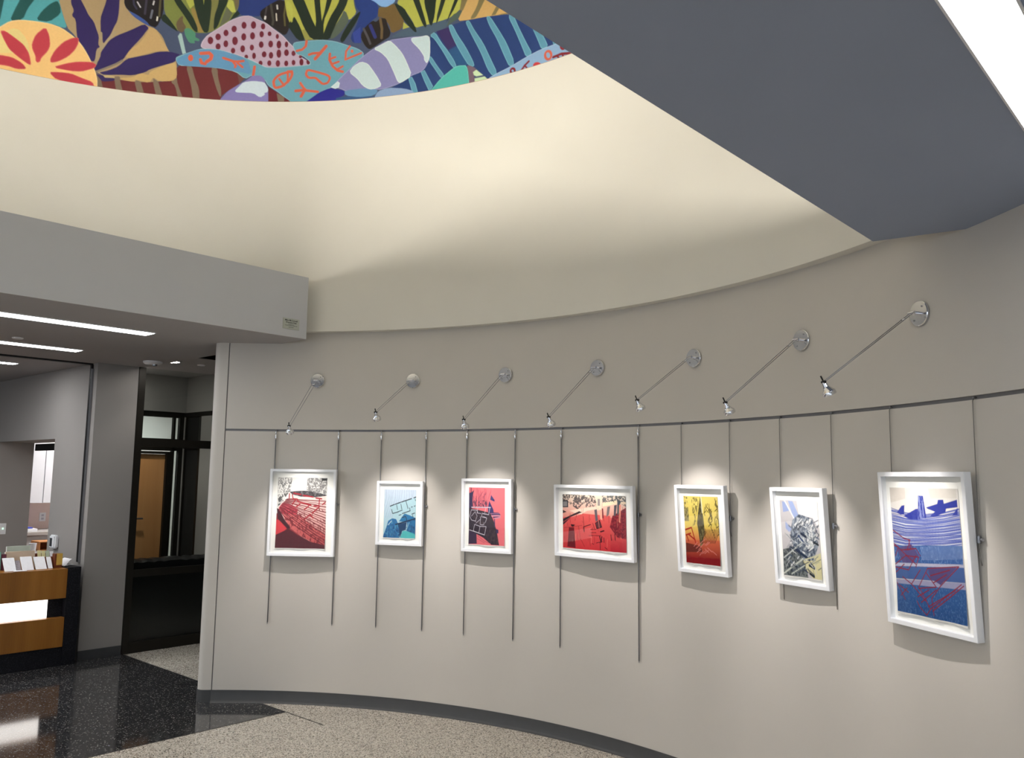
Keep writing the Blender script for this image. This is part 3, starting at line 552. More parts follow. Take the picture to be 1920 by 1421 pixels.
PRINT_SHAPES = {
1: [
('p',(240,238,236),[(-201,-83),(1236,-98),(1302,1114),(-143,1128)]),
('p',(150,48,58),[(-24,519),(286,456),(992,711),(1007,1005),(-4,1015)]),
('n',(95,95,98),0.5,90,[(5,5),(292,2),(259,204),(145,220),(15,221)]),
('n',(40,40,42),0.42,60,[(16,247),(145,225),(231,214),(108,356),(25,418)]),
('n',(120,118,120),0.4,90,[(594,4),(997,0),(1003,237),(589,180)]),
('p',(45,45,48),[(882,6),(990,10),(992,40),(884,41)]),
('g',(246,226,222),(222,112,108),[(231,209),(975,257),(1005,964),(802,936),(655,897),(448,798),(270,709),(149,598),(43,498),(33,428),(108,356),(228,295)]),
('g',(226,96,112),(205,62,78),[(40,438),(109,367),(253,375),(430,454),(406,535),(262,557),(116,518)]),
('g',(226,120,120),(200,80,80),[(116,518),(463,535),(790,713),(997,813),(1005,964),(802,936),(448,798),(270,709)]),
('n',(120,32,44),0.56,60,[(41,458),(284,415),(491,514),(993,742),(1005,964),(655,897),(270,709)]),
('p',(120,115,118),[(245,204),(474,186),(676,189),(996,242),(989,254),(767,279),(479,272),(304,244)]),
('n',(50,48,52),0.45,80,[(245,204),(474,186),(676,189),(996,242),(989,254),(767,279),(479,272),(304,244)]),
('p',(225,62,72),[(-2,600),(121,619),(227,719),(144,781),(-1,823)]),
('p',(70,22,34),[(4,438),(56,458),(164,598),(299,718),(243,739),(33,590)]),
('p',(88,22,36),[(-9,823),(257,729),(449,818),(713,907),(998,954),(1000,1005),(-4,1005)]),
('l',(120,32,44),14,[(38,459),(163,556),(287,620),(402,694),(525,746),(655,806),(774,860),(893,909),(1014,969)]),
('l',(120,32,44),9,[(51,451),(173,528),(295,601),(409,654),(536,716),(654,776),(774,829),(890,879),(1010,930)]),
('l',(120,32,44),14,[(64,434),(175,510),(303,574),(418,629),(535,684),(652,738),(773,793),(892,842),(1013,892)]),
('l',(120,32,44),9,[(71,425),(192,500),(309,551),(424,600),(542,655),(653,698),(777,758),(885,803),(1005,842)]),
('l',(120,32,44),14,[(77,423),(199,471),(312,522),(429,574),(546,630),(658,677),(770,712),(889,757),(1001,806)]),
('l',(120,32,44),9,[(90,406),(198,464),(315,511),(436,549),(545,595),(661,640),(774,684),(893,725),(1001,771)]),
('l',(120,32,44),14,[(95,398),(216,443),(324,478),(435,526),(543,568),(663,602),(776,647),(889,687),(1003,732)]),
('l',(120,32,44),9,[(102,386),(221,433),(327,463),(442,499),(551,536),(662,577),(773,612),(889,646),(999,693)]),
('l',(120,32,44),14,[(114,378),(230,409),(332,443),(448,473),(554,509),(670,545),(780,576),(884,617),(1000,650)]),
('l',(120,32,44),9,[(123,368),(234,393),(346,429),(447,452),(563,487),(671,514),(772,545),(888,576),(992,610)]),
('l',(120,32,44),14,[(135,361),(247,379),(344,412),(461,438),(563,465),(675,483),(780,519),(886,543),(989,570)]),
('l',(120,32,44),9,[(142,348),(251,367),(359,384),(466,413),(572,439),(677,459),(773,485),(880,505),(991,533)]),
('l',(120,32,44),14,[(154,349),(259,354),(360,377),(466,394),(568,406),(675,433),(775,454),(888,476),(991,488)]),
('l',(120,32,44),9,[(166,338),(261,341),(366,356),(471,370),(577,380),(671,398),(775,414),(888,441),(981,455)]),
('l',(120,32,44),14,[(171,322),(273,333),(376,339),(473,349),(574,363),(682,373),(775,384),(880,403),(986,414)]),
('l',(120,32,44),9,[(186,316),(282,317),(382,327),(481,334),(581,337),(682,351),(776,356),(881,371),(986,375)]),
('l',(120,32,44),14,[(197,309),(288,307),(385,314),(489,318),(589,320),(687,323),(778,328),(875,328),(982,332)]),
('l',(125,38,46),10,[(427,460),(458,483)]),
('l',(125,38,46),10,[(789,799),(824,830)]),
('l',(125,38,46),10,[(843,426),(869,456)]),
('l',(125,38,46),10,[(796,460),(821,497)]),
('l',(125,38,46),10,[(414,565),(430,600)]),
('l',(125,38,46),10,[(518,496),(518,528)]),
('l',(125,38,46),10,[(825,593),(831,620)]),
('l',(125,38,46),10,[(588,607),(579,636)]),
('l',(125,38,46),10,[(956,600),(980,623)]),
('l',(125,38,46),10,[(797,762),(818,791)]),
('l',(125,38,46),10,[(672,710),(704,733)]),
('l',(125,38,46),10,[(925,649),(934,682)]),
('l',(125,38,46),10,[(487,537),(484,568)]),
('l',(125,38,46),10,[(562,520),(585,558)]),
('l',(125,38,46),10,[(722,535),(720,556)]),
('l',(125,38,46),10,[(663,589),(659,616)]),
('l',(125,38,46),10,[(668,690),(679,725)]),
('l',(125,38,46),10,[(870,668),(881,702)]),
('l',(125,38,46),10,[(886,595),(911,633)]),
('l',(125,38,46),10,[(652,518),(651,551)]),
('l',(125,38,46),10,[(793,856),(823,880)]),
('l',(125,38,46),10,[(489,533),(486,566)]),
('l',(125,38,46),10,[(900,828),(900,864)]),
('l',(125,38,46),10,[(566,609),(589,631)]),
('l',(125,38,46),10,[(551,578),(568,611)]),
('l',(125,38,46),10,[(383,570),(392,599)]),
('l',(125,38,46),10,[(509,685),(544,712)]),
('l',(125,38,46),10,[(695,466),(696,499)]),
('l',(125,38,46),10,[(910,454),(944,481)]),
('l',(125,38,46),10,[(845,762),(848,794)]),
('l',(125,38,46),10,[(777,785),(777,819)]),
('l',(125,38,46),10,[(955,721),(969,743)]),
('l',(125,38,46),10,[(671,575),(694,607)]),
('l',(125,38,46),10,[(710,495),(729,527)]),
('l',(125,38,46),10,[(761,468),(795,490)]),
('l',(125,38,46),10,[(737,669),(757,697)]),
('l',(125,38,46),10,[(559,494),(550,528)]),
('l',(125,38,46),10,[(830,662),(854,689)]),
('l',(125,38,46),10,[(537,591),(568,612)]),
('l',(125,38,46),10,[(675,526),(700,553)]),
('l',(125,38,46),10,[(577,600),(592,634)]),
('l',(125,38,46),10,[(443,539),(435,562)]),
('l',(125,38,46),10,[(849,748),(845,771)]),
('l',(125,38,46),10,[(635,757),(663,791)]),
('l',(125,38,46),10,[(724,479),(731,503)]),
('l',(125,38,46),10,[(696,675),(693,700)]),
('l',(125,38,46),10,[(833,424),(861,460)]),
('l',(125,38,46),10,[(941,587),(956,617)]),
('l',(165,30,45),20,[(246,234),(242,295)]),
('l',(165,30,45),20,[(304,244),(322,304),(408,308),(425,343),(687,391)]),
('l',(165,30,45),20,[(366,324),(311,385)]),
('l',(165,30,45),20,[(469,373),(386,424)]),
('l',(165,30,45),20,[(644,402),(560,453)]),
('l',(165,30,45),20,[(855,299),(846,400),(745,401)]),
('l',(165,30,45),20,[(860,409),(721,502)]),
('l',(165,30,45),20,[(679,522),(567,594)]),
('l',(165,30,45),20,[(679,522),(739,572)]),
('l',(165,30,45),20,[(916,379),(972,348)]),
('l',(165,30,45),20,[(332,223),(477,242)]),
('l',(165,30,45),20,[(521,252),(724,275)]),
('l',(165,30,45),20,[(782,289),(898,298)]),
],
2: [
('g',(208,222,242),(178,222,236),[(-259,-66),(1149,-76),(1193,1076),(-215,1111)]),
('l',(178,192,222),12,[(-5,-3),(-1,167),(-64,355),(-145,591)]),
('l',(178,192,222),12,[(66,-4),(73,166),(8,354),(-110,591)]),
('l',(178,192,222),12,[(137,-5),(154,165),(79,353),(-29,589)]),
('l',(178,192,222),12,[(208,-5),(211,164),(150,352),(56,588)]),
('l',(178,192,222),12,[(279,-6),(250,164),(221,351),(129,587)]),
('l',(178,192,222),12,[(349,-6),(356,163),(292,350),(185,586)]),
('l',(178,192,222),12,[(420,-7),(419,162),(363,349),(255,585)]),
('l',(178,192,222),12,[(490,-7),(472,162),(433,348),(329,583)]),
('l',(178,192,222),12,[(561,-8),(534,161),(504,347),(398,582)]),
('l',(178,192,222),12,[(631,-9),(636,160),(574,346),(466,581)]),
('l',(178,192,222),12,[(701,-9),(702,159),(644,346),(563,579)]),
('l',(178,192,222),12,[(770,-10),(788,158),(714,345),(590,579)]),
('l',(178,192,222),12,[(840,-10),(853,157),(784,344),(686,577)]),
('l',(178,192,222),12,[(909,-11),(884,157),(853,343),(742,576)]),
('p',(186,222,236),[(186,352),(1006,156),(994,618),(722,553),(445,663),(390,606),(301,584)]),
('p',(35,110,172),[(-12,1012),(29,917),(112,751),(144,657),(266,602),(391,617),(465,721),(523,860),(511,1011)]),
('p',(40,122,178),[(480,662),(582,556),(650,497),(808,529),(1037,594),(1050,941),(733,855),(746,739),(726,670)]),
('p',(20,58,100),[(447,721),(726,670),(698,833),(593,858),(528,999),(486,802)]),
('n',(90,165,205),0.62,60,[(5,1000),(29,917),(144,657),(266,602),(465,721),(510,988)]),
('n',(22,75,125),0.6,60,[(5,1000),(129,727),(465,721),(1002,595),(1007,965),(510,988)]),
('p',(82,195,200),[(520,1023),(611,852),(733,855),(979,908),(1052,1010)]),
('l',(205,230,240),16,[(147,739),(250,655)]),
('l',(150,200,225),14,[(715,844),(797,680)]),
('l',(42,46,60),21,[(195,352),(326,315)]),
('l',(42,46,60),21,[(352,309),(518,266)]),
('l',(42,46,60),21,[(544,260),(856,186)]),
('l',(42,46,60),21,[(925,168),(994,150)]),
('l',(42,46,60),16,[(397,326),(427,418)]),
('l',(42,46,60),16,[(529,306),(559,405)]),
('l',(42,46,60),16,[(684,241),(751,391)]),
('l',(42,46,60),18,[(242,421),(280,502),(455,465)]),
('l',(42,46,60),18,[(580,498),(822,436)]),
('l',(42,46,60),16,[(803,378),(822,436)]),
('l',(42,46,60),18,[(583,579),(687,554),(725,635)]),
('l',(42,46,60),18,[(877,505),(963,480)]),
('l',(42,46,60),16,[(895,527),(914,562)]),
('l',(42,46,60),16,[(476,534),(545,521)]),
('l',(42,46,60),16,[(438,465),(577,428)]),
('l',(42,46,60),16,[(854,360),(889,354)]),
('l',(42,46,60),16,[(940,342),(974,330)]),
('l',(42,46,60),16,[(970,202),(979,225)]),
('l',(15,45,80),28,[(377,728),(985,595)]),
],
3: [
('p',(240,116,126),[(-194,-150),(1226,-169),(1243,1143),(-169,1203)]),
('l',(120,60,90),9,[(19,53),(0,208),(46,365)]),
('l',(120,60,90),9,[(52,193),(44,208),(100,364)]),
('l',(120,60,90),9,[(82,145),(65,207),(130,363)]),
('l',(120,60,90),9,[(113,125),(136,206),(150,362)]),
('l',(120,60,90),9,[(144,153),(137,206),(188,361)]),
('l',(120,60,90),9,[(175,191),(194,204),(192,361)]),
('l',(120,60,90),9,[(205,155),(205,204),(199,361)]),
('l',(120,60,90),9,[(233,10),(215,204),(236,360)]),
('l',(120,60,90),9,[(264,34),(267,203),(302,359)]),
('l',(120,60,90),9,[(296,109),(294,202),(329,358)]),
('l',(120,60,90),9,[(326,62),(326,202),(367,357)]),
('l',(120,60,90),9,[(356,81),(342,201),(407,356)]),
('l',(120,60,90),9,[(388,144),(382,200),(400,356)]),
('l',(120,60,90),9,[(417,105),(424,200),(420,356)]),
('l',(120,60,90),9,[(446,-1),(435,199),(490,354)]),
('l',(120,60,90),9,[(477,27),(477,198),(478,354)]),
('l',(130,60,90),9,[(406,66),(283,180),(267,315)]),
('l',(130,60,90),9,[(477,76),(408,200)]),
('l',(130,60,90),9,[(390,178),(496,98)]),
('l',(130,60,90),9,[(619,51),(533,208),(517,331)]),
('n',(80,48,80),0.45,60,[(4,231),(497,220),(535,353),(7,377)]),
('p',(58,44,84),[(-7,107),(83,83),(146,48),(111,139),(97,364),(-2,389)]),
('l',(60,40,70),18,[(60,5),(65,83)]),
('p',(50,36,50),[(-3,361),(607,440),(715,614),(788,777),(852,995),(642,992),(419,879),(222,819),(234,985),(-9,995)]),
('p',(62,42,72),[(-5,748),(222,819),(234,985),(-9,1000)]),
('n',(78,60,66),0.6,60,[(-2,411),(607,440),(715,614),(788,777),(843,984),(642,981)]),
('p',(55,50,105),[(569,228),(686,382),(695,438),(536,442),(535,353)]),
('p',(60,56,112),[(620,123),(720,215),(717,245),(595,213)]),
('p',(52,44,92),[(598,429),(835,432),(881,466),(872,521),(714,548),(652,494)]),
('l',(228,150,172),25,[(643,494),(784,485),(871,488)]),
('l',(228,150,172),21,[(714,534),(871,512)]),
('l',(160,110,150),14,[(607,451),(853,450)]),
('l',(70,60,100),25,[(715,553),(725,669)]),
('p',(56,48,92),[(766,712),(826,732),(827,789),(767,791)]),
('l',(180,80,100),9,[(258,851),(438,933),(615,971)]),
('l',(180,80,100),7,[(241,896),(456,966)]),
('l',(214,206,222),15,[(79,353),(606,346)]),
('l',(214,206,222),9,[(71,398),(233,405),(251,449)]),
('l',(214,206,222),9,[(71,398),(27,511),(74,577),(200,596)]),
('l',(214,206,222),9,[(377,446),(360,513),(502,532),(468,610)]),
('l',(214,206,222),9,[(333,514),(318,648),(416,656),(433,611)]),
('l',(214,206,222),9,[(165,653),(131,766),(284,800),(318,682),(165,653)]),
('l',(214,206,222),9,[(318,682),(487,682),(445,828),(284,800)]),
('l',(214,206,222),11,[(23,753),(445,828)]),
('l',(214,206,222),10,[(588,352),(555,475),(484,465)]),
('l',(214,206,222),9,[(482,354),(448,444)]),
('l',(214,206,222),8,[(250,371),(234,450),(341,458)]),
('l',(214,206,222),8,[(201,630),(325,559)]),
('l',(214,206,222),7,[(73,510),(179,429)]),
('l',(214,206,222),13,[(395,457),(475,466)]),
('l',(214,206,222),11,[(413,512),(485,527)]),
('l',(214,206,222),7,[(179,429),(235,506),(182,597)]),
],
4: [
('g',(236,222,204),(228,120,112),[(-108,-36),(1164,-100),(1164,506),(-111,513)]),
('g',(224,104,100),(188,28,48),[(-111,434),(1164,384),(1165,1115),(-116,1277)]),
('g',(222,92,90),(206,48,58),[(3,530),(149,427),(336,349),(761,367),(760,1016),(0,1013)]),
('n',(52,52,62),0.5,55,[(0,4),(531,1),(541,107),(337,170),(249,278),(150,208),(-1,114)]),
('n',(70,84,92),0.42,60,[(636,8),(1000,0),(1000,202),(864,100),(647,138)]),
('n',(90,80,84),0.5,80,[(359,67),(552,56),(541,208),(380,231)]),
('p',(56,56,66),[(-1,121),(93,115),(92,244),(-1,250)]),
('p',(140,136,138),[(11,139),(75,135),(74,226),(10,230)]),
('p',(240,214,196),[(116,307),(271,264),(541,208),(551,257),(402,293),(304,364),(227,357)]),
('p',(40,34,44),[(2,582),(3,465),(271,309),(320,324),(149,414)]),
('p',(60,40,48),[(-2,296),(66,330),(4,360)]),
('l',(200,80,84),9,[(3,530),(149,414)]),
('p',(236,216,192),[(552,44),(628,39),(632,270),(551,276)]),
('p',(150,140,140),[(568,68),(605,66),(604,191),(568,193)]),
('p',(242,228,194),[(647,141),(864,85),(863,149),(646,203)]),
('p',(236,214,186),[(924,108),(1000,110),(1000,147),(924,151)]),
('p',(118,28,44),[(792,365),(1005,201),(1005,765),(863,743),(750,567)]),
('n',(160,50,60),0.55,60,[(792,365),(1005,201),(1005,765),(863,743),(750,567)]),
('p',(96,88,98),[(514,272),(554,257),(568,457),(532,486)]),
('p',(120,110,112),[(717,208),(761,193),(740,344),(698,397)]),
('p',(90,84,92),[(821,177),(863,162),(843,361),(812,363)]),
('p',(78,90,98),[(872,75),(914,85),(904,282),(863,359)]),
('p',(232,150,130),[(896,159),(924,158),(909,481),(888,468)]),
('p',(120,40,52),[(631,239),(652,238),(659,412),(638,414)]),
('p',(236,170,150),[(594,267),(631,264),(635,452),(604,429)]),
('p',(110,20,36),[(101,619),(184,611),(213,989),(74,979)]),
('p',(50,20,30),[(132,555),(206,564),(170,602),(137,592)]),
('p',(96,50,60),[(530,511),(591,458),(623,578),(551,613)]),
('l',(64,16,28),15,[(348,680),(342,591),(449,543)]),
('l',(64,16,28),13,[(530,511),(593,455),(625,578),(551,610),(530,511)]),
('l',(64,16,28),23,[(609,661),(656,641)]),
('l',(64,16,28),9,[(444,633),(535,624)]),
('l',(64,16,28),9,[(443,690),(534,684)]),
('l',(64,16,28),9,[(422,743),(614,733)]),
('l',(64,16,28),15,[(591,745),(614,850),(626,748)]),
('l',(64,16,28),10,[(539,870),(635,835)]),
('l',(64,16,28),9,[(598,845),(603,984)]),
('l',(64,16,28),10,[(765,703),(772,802)]),
('l',(64,16,28),10,[(822,685),(832,796)]),
('l',(64,16,28),10,[(656,764),(661,851)]),
('l',(64,16,28),7,[(487,515),(513,614)]),
('l',(64,16,28),6,[(336,400),(346,578)]),
('l',(64,16,28),5,[(259,585),(280,789),(356,948)]),
('l',(64,16,28),5,[(19,632),(314,568)]),
('l',(64,16,28),10,[(480,883),(496,897)]),
('l',(64,16,28),10,[(676,937),(708,965)]),
('l',(120,26,40),6,[(229,344),(220,422)]),
('l',(150,34,46),3,[(128,350),(129,439)]),
('l',(120,26,40),4,[(338,254),(330,371)]),
('l',(120,26,40),3,[(509,762),(509,900)]),
('l',(150,34,46),6,[(209,444),(202,485)]),
('l',(90,24,36),4,[(736,368),(738,491)]),
('l',(236,140,124),4,[(576,236),(570,304)]),
('l',(150,34,46),3,[(692,780),(684,880)]),
('l',(150,34,46),3,[(108,353),(115,383)]),
('l',(90,24,36),4,[(898,312),(908,456)]),
('l',(236,140,124),6,[(913,740),(919,768)]),
('l',(90,24,36),3,[(412,795),(415,844)]),
('l',(90,24,36),3,[(562,536),(573,659)]),
('l',(236,140,124),3,[(864,422),(864,563)]),
('l',(90,24,36),4,[(433,364),(431,489)]),
('l',(90,24,36),4,[(187,680),(179,785)]),
('l',(150,34,46),6,[(189,699),(196,830)]),
('l',(150,34,46),6,[(115,393),(126,527)]),
('l',(236,140,124),4,[(467,759),(458,879)]),
('l',(236,140,124),6,[(212,718),(210,862)]),
('l',(150,34,46),3,[(467,715),(480,765)]),
('l',(236,140,124),3,[(159,844),(156,885)]),
('l',(236,140,124),6,[(577,466),(586,588)]),
('l',(150,34,46),6,[(484,594),(476,625)]),
('l',(150,34,46),3,[(959,307),(961,441)]),
('l',(90,24,36),6,[(240,741),(252,845)]),
('l',(150,34,46),4,[(364,593),(375,675)]),
('l',(150,34,46),4,[(607,697),(606,748)]),
('l',(150,34,46),6,[(654,413),(662,462)]),
('l',(120,26,40),3,[(383,700),(382,734)]),
('l',(150,34,46),4,[(986,383),(983,461)]),
('l',(90,24,36),6,[(182,808),(186,928)]),
('l',(90,24,36),4,[(436,793),(448,932)]),
('l',(150,34,46),4,[(974,462),(987,557)]),
('l',(120,26,40),4,[(31,800),(35,829)]),
('l',(120,26,40),4,[(77,539),(80,590)]),
('l',(236,140,124),3,[(53,539),(46,591)]),
('l',(120,26,40),4,[(318,482),(328,517)]),
('l',(236,140,124),3,[(709,782),(710,930)]),
('l',(120,26,40),4,[(935,468),(948,614)]),
('l',(236,140,124),4,[(308,254),(317,326)]),
('l',(120,26,40),6,[(925,495),(918,522)]),
('l',(90,24,36),4,[(944,194),(958,339)]),
('l',(120,26,40),3,[(790,775),(782,806)]),
('l',(150,34,46),4,[(450,428),(449,460)]),
('l',(236,140,124),4,[(265,722),(257,802)]),
('l',(40,44,52),4,[(431,135),(467,171)]),
('l',(250,240,224),9,[(253,39),(278,47)]),
('l',(60,60,70),4,[(140,19),(145,10)]),
('l',(40,44,52),9,[(797,77),(820,116)]),
('l',(250,240,224),9,[(944,80),(959,85)]),
('l',(40,44,52),4,[(80,50),(78,60)]),
('l',(250,240,224),6,[(455,171),(495,166)]),
('l',(250,240,224),6,[(319,119),(351,157)]),
('l',(60,60,70),6,[(902,103),(913,123)]),
('l',(40,44,52),6,[(487,57),(462,88)]),
('l',(40,44,52),6,[(374,114),(357,161)]),
('l',(250,240,224),6,[(187,97),(158,99)]),
('l',(40,44,52),6,[(44,91),(54,79)]),
('l',(60,60,70),6,[(419,90),(404,90)]),
('l',(40,44,52),9,[(85,134),(117,160)]),
('l',(250,240,224),9,[(798,-19),(772,-13)]),
('l',(40,44,52),9,[(482,55),(454,59)]),
('l',(40,44,52),4,[(926,4),(945,19)]),
('l',(250,240,224),4,[(400,4),(381,32)]),
('l',(60,60,70),4,[(315,147),(286,197)]),
('l',(60,60,70),6,[(532,76),(529,126)]),
('l',(60,60,70),6,[(286,36),(263,47)]),
('l',(60,60,70),4,[(887,-8),(924,38)]),
('l',(250,240,224),9,[(947,24),(983,39)]),
('l',(60,60,70),9,[(692,52),(686,87)]),
('l',(250,240,224),9,[(765,102),(773,116)]),
],
5: [
('g',(236,214,118),(238,212,100),[(-234,-143),(1420,-169),(1376,416),(-297,455)]),
('g',(238,212,100),(224,116,78),[(-296,448),(1376,416),(1360,630),(-321,682)]),
('g',(222,110,74),(140,14,24),[(-320,676),(1361,624),(1341,893),(-347,937)]),
('p',(140,14,24),[(-347,931),(1341,887),(1323,1135),(-380,1246)]),
('p',(178,164,104),[(-6,135),(131,217),(140,377),(-13,382)]),
('n',(84,80,56),0.55,60,[(0,0),(121,22),(131,217),(140,377),(-26,382)]),
('n',(120,112,64),0.5,50,[(243,19),(484,14),(392,234),(244,263)]),
('n',(110,100,60),0.55,50,[(245,251),(416,233),(352,406),(225,460)]),
('p',(76,70,46),[(497,1),(525,85),(563,326),(586,519),(492,719),(439,771),(409,575),(371,405),(430,208)]),
('n',(130,120,80),0.58,50,[(497,1),(525,85),(563,326),(586,519),(492,719),(439,771),(409,575),(371,405),(430,208)]),
('l',(246,240,204),24,[(523,1),(540,242)]),
('p',(112,44,36),[(-8,705),(394,736),(475,775),(483,824),(-15,850)]),
('l',(74,62,30),14,[(789,406),(765,455),(800,496),(819,525)]),
('l',(74,62,30),14,[(943,89),(969,135),(971,177),(902,209)]),
('l',(74,62,30),14,[(704,106),(671,155),(742,194),(685,226)]),
('l',(74,62,30),14,[(956,58),(920,106),(985,146),(973,176)]),
('l',(74,62,30),14,[(981,328),(979,376),(1004,417),(934,450)]),
('l',(74,62,30),14,[(807,217),(780,266),(818,307),(780,338)]),
('l',(74,62,30),14,[(796,185),(780,233),(790,275),(795,305)]),
('l',(74,62,30),14,[(967,449),(987,496),(995,538),(937,570)]),
('l',(74,62,30),14,[(992,130),(963,179),(996,219),(1003,249)]),
('l',(74,62,30),14,[(717,318),(698,367),(754,407),(702,439)]),
('l',(74,62,30),14,[(778,261),(798,309),(816,350),(770,382)]),
('l',(74,62,30),14,[(759,303),(727,353),(758,394),(782,423)]),
('l',(74,62,30),14,[(919,32),(938,79),(915,121),(954,150)]),
('l',(74,62,30),14,[(745,110),(744,158),(776,199),(728,231)]),
('l',(74,62,30),14,[(930,343),(917,391),(920,433),(921,463)]),
('l',(74,62,30),14,[(752,186),(758,234),(782,275),(750,306)]),
('l',(74,62,30),14,[(654,115),(641,164),(666,205),(609,237)]),
('l',(74,62,30),14,[(623,165),(604,213),(593,256),(616,285)]),
('l',(74,62,30),14,[(959,257),(970,304),(986,346),(980,376)]),
('l',(74,62,30),14,[(959,213),(967,260),(937,303),(984,331)]),
('l',(74,62,30),14,[(739,236),(761,283),(728,326),(700,357)]),
('l',(74,62,30),14,[(917,289),(885,338),(888,380),(893,410)]),
('l',(74,62,30),14,[(570,414),(545,463),(558,505),(549,536)]),
('l',(74,62,30),14,[(796,213),(800,261),(811,303),(780,334)]),
('l',(74,62,30),14,[(601,484),(610,532),(575,576),(585,606)]),
('l',(74,62,30),14,[(872,479),(840,529),(842,571),(860,600)]),
('l',(90,50,30),14,[(608,494),(551,594),(470,695)]),
('l',(90,50,30),14,[(651,492),(594,592),(513,693)]),
('l',(90,50,30),14,[(693,490),(637,590),(557,691)]),
('l',(90,50,30),14,[(736,489),(680,588),(600,689)]),
('l',(90,50,30),14,[(778,487),(723,586),(643,687)]),
('l',(90,50,30),14,[(821,485),(765,584),(686,685)]),
('l',(90,50,30),14,[(863,484),(808,583),(729,683)]),
('l',(90,50,30),14,[(905,482),(850,581),(771,681)]),
('l',(90,50,30),14,[(947,480),(892,579),(814,679)]),
('l',(90,50,30),14,[(989,479),(934,577),(856,677)]),
('l',(172,30,24),24,[(-15,519),(199,473),(305,703)]),
('l',(172,30,24),24,[(40,591),(94,676)]),
('l',(172,30,24),24,[(28,591),(167,561)]),
('l',(172,30,24),24,[(96,576),(292,654)]),
('l',(224,132,124),10,[(490,845),(603,792)]),
('l',(224,132,124),10,[(440,748),(553,695)]),
('l',(224,132,124),10,[(373,731),(486,678)]),
('l',(224,132,124),10,[(486,676),(598,625)]),
('l',(224,132,124),10,[(553,843),(665,791)]),
('l',(224,132,124),10,[(562,774),(677,823)]),
('l',(224,132,124),10,[(333,837),(447,785)]),
('l',(224,132,124),10,[(484,730),(381,796)]),
('l',(224,132,124),10,[(652,760),(767,809)]),
('l',(224,132,124),10,[(599,724),(710,672)]),
('l',(224,132,124),10,[(307,778),(421,725)]),
('l',(224,132,124),10,[(564,720),(675,668)]),
('l',(224,132,124),10,[(774,797),(888,846)]),
('l',(224,132,124),10,[(510,807),(407,875)]),
('l',(224,132,124),10,[(632,754),(747,803)]),
('l',(224,132,124),10,[(349,686),(245,753)]),
],
6: [
('p',(206,202,208),[(-325,-124),(1483,-168),(1299,1198),(-615,1372)]),
('p',(248,246,250),[(465,-29),(1243,-52),(1186,353),(979,340),(857,220),(503,183)]),
('p',(160,176,222),[(73,18),(159,27),(264,140),(85,164)]),
('p',(162,178,222),[(238,7),(360,15),(511,212),(367,264)]),
('p',(158,174,220),[(126,286),(297,385),(215,427),(122,381)]),
('l',(246,246,250),24,[(138,4),(361,229)]),
('p',(126,132,134),[(8,664),(284,611),(581,759),(652,1004),(-19,1032)]),
('p',(226,218,172),[(527,786),(1002,661),(1068,1018),(762,995),(630,910)]),
('p',(150,160,175),[(317,266),(504,177),(855,232),(858,369),(957,571),(797,768),(577,783),(296,610),(232,471)]),
('n',(60,74,98),0.5,45,[(317,266),(504,177),(855,232),(976,363),(957,571),(797,768),(577,783),(296,610),(232,471)]),
('n',(60,68,74),0.5,45,[(19,675),(296,610),(581,759),(643,981),(-1,1006)]),
('n',(248,248,250),0.6,40,[(447,226),(831,233),(928,527),(596,663),(454,483)]),
('l',(200,205,210),10,[(206,874),(294,835)]),
('l',(44,54,66),15,[(756,470),(811,494)]),
('l',(200,205,210),10,[(473,421),(542,441)]),
('l',(200,205,210),15,[(710,481),(761,459)]),
('l',(44,54,66),22,[(329,394),(424,354)]),
('l',(110,122,140),22,[(471,427),(512,488)]),
('l',(200,205,210),10,[(567,649),(658,594)]),
('l',(232,234,238),10,[(216,632),(293,664)]),
('l',(110,122,140),22,[(325,856),(444,803)]),
('l',(44,54,66),10,[(926,473),(1046,399)]),
('l',(200,205,210),10,[(727,479),(769,542)]),
('l',(44,54,66),15,[(467,374),(493,412)]),
('l',(232,234,238),10,[(498,308),(576,275)]),
('l',(70,84,108),15,[(653,881),(691,936)]),
('l',(48,62,90),15,[(529,898),(656,933)]),
('l',(200,205,210),22,[(659,729),(724,689)]),
('l',(70,84,108),10,[(322,474),(374,443)]),
('l',(44,54,66),22,[(447,384),(565,315)]),
('l',(200,205,210),10,[(497,403),(527,448)]),
('l',(232,234,238),22,[(706,646),(821,595)]),
('l',(232,234,238),22,[(332,352),(416,302)]),
('l',(44,54,66),15,[(428,455),(518,481)]),
('l',(44,54,66),15,[(201,896),(281,847)]),
('l',(44,54,66),22,[(427,711),(452,748)]),
('l',(48,62,90),10,[(280,915),(406,949)]),
('l',(200,205,210),10,[(859,348),(899,324)]),
('l',(200,205,210),22,[(386,765),(436,734)]),
('l',(232,234,238),22,[(218,864),(296,817)]),
('l',(200,205,210),22,[(696,536),(817,571)]),
('l',(44,54,66),15,[(328,857),(377,877)]),
('l',(70,84,108),10,[(682,403),(726,468)]),
('l',(44,54,66),22,[(692,844),(753,816)]),
('l',(232,234,238),15,[(224,563),(285,588)]),
('l',(48,62,90),22,[(665,647),(722,622)]),
('l',(70,84,108),22,[(201,725),(244,743)]),
('l',(110,122,140),15,[(467,566),(521,646)]),
('l',(44,54,66),10,[(261,814),(302,789)]),
('l',(48,62,90),10,[(181,623),(257,644)]),
('l',(70,84,108),22,[(786,507),(891,443)]),
('l',(200,205,210),10,[(442,424),(517,456)]),
('l',(232,234,238),10,[(347,548),(397,562)]),
('l',(110,122,140),10,[(572,649),(632,674)]),
('l',(200,205,210),22,[(642,413),(673,460)]),
('l',(232,234,238),22,[(621,773),(671,742)]),
('l',(44,54,66),15,[(189,883),(227,940)]),
('l',(200,205,210),22,[(581,468),(678,427)]),
('l',(44,54,66),22,[(956,335),(1032,289)]),
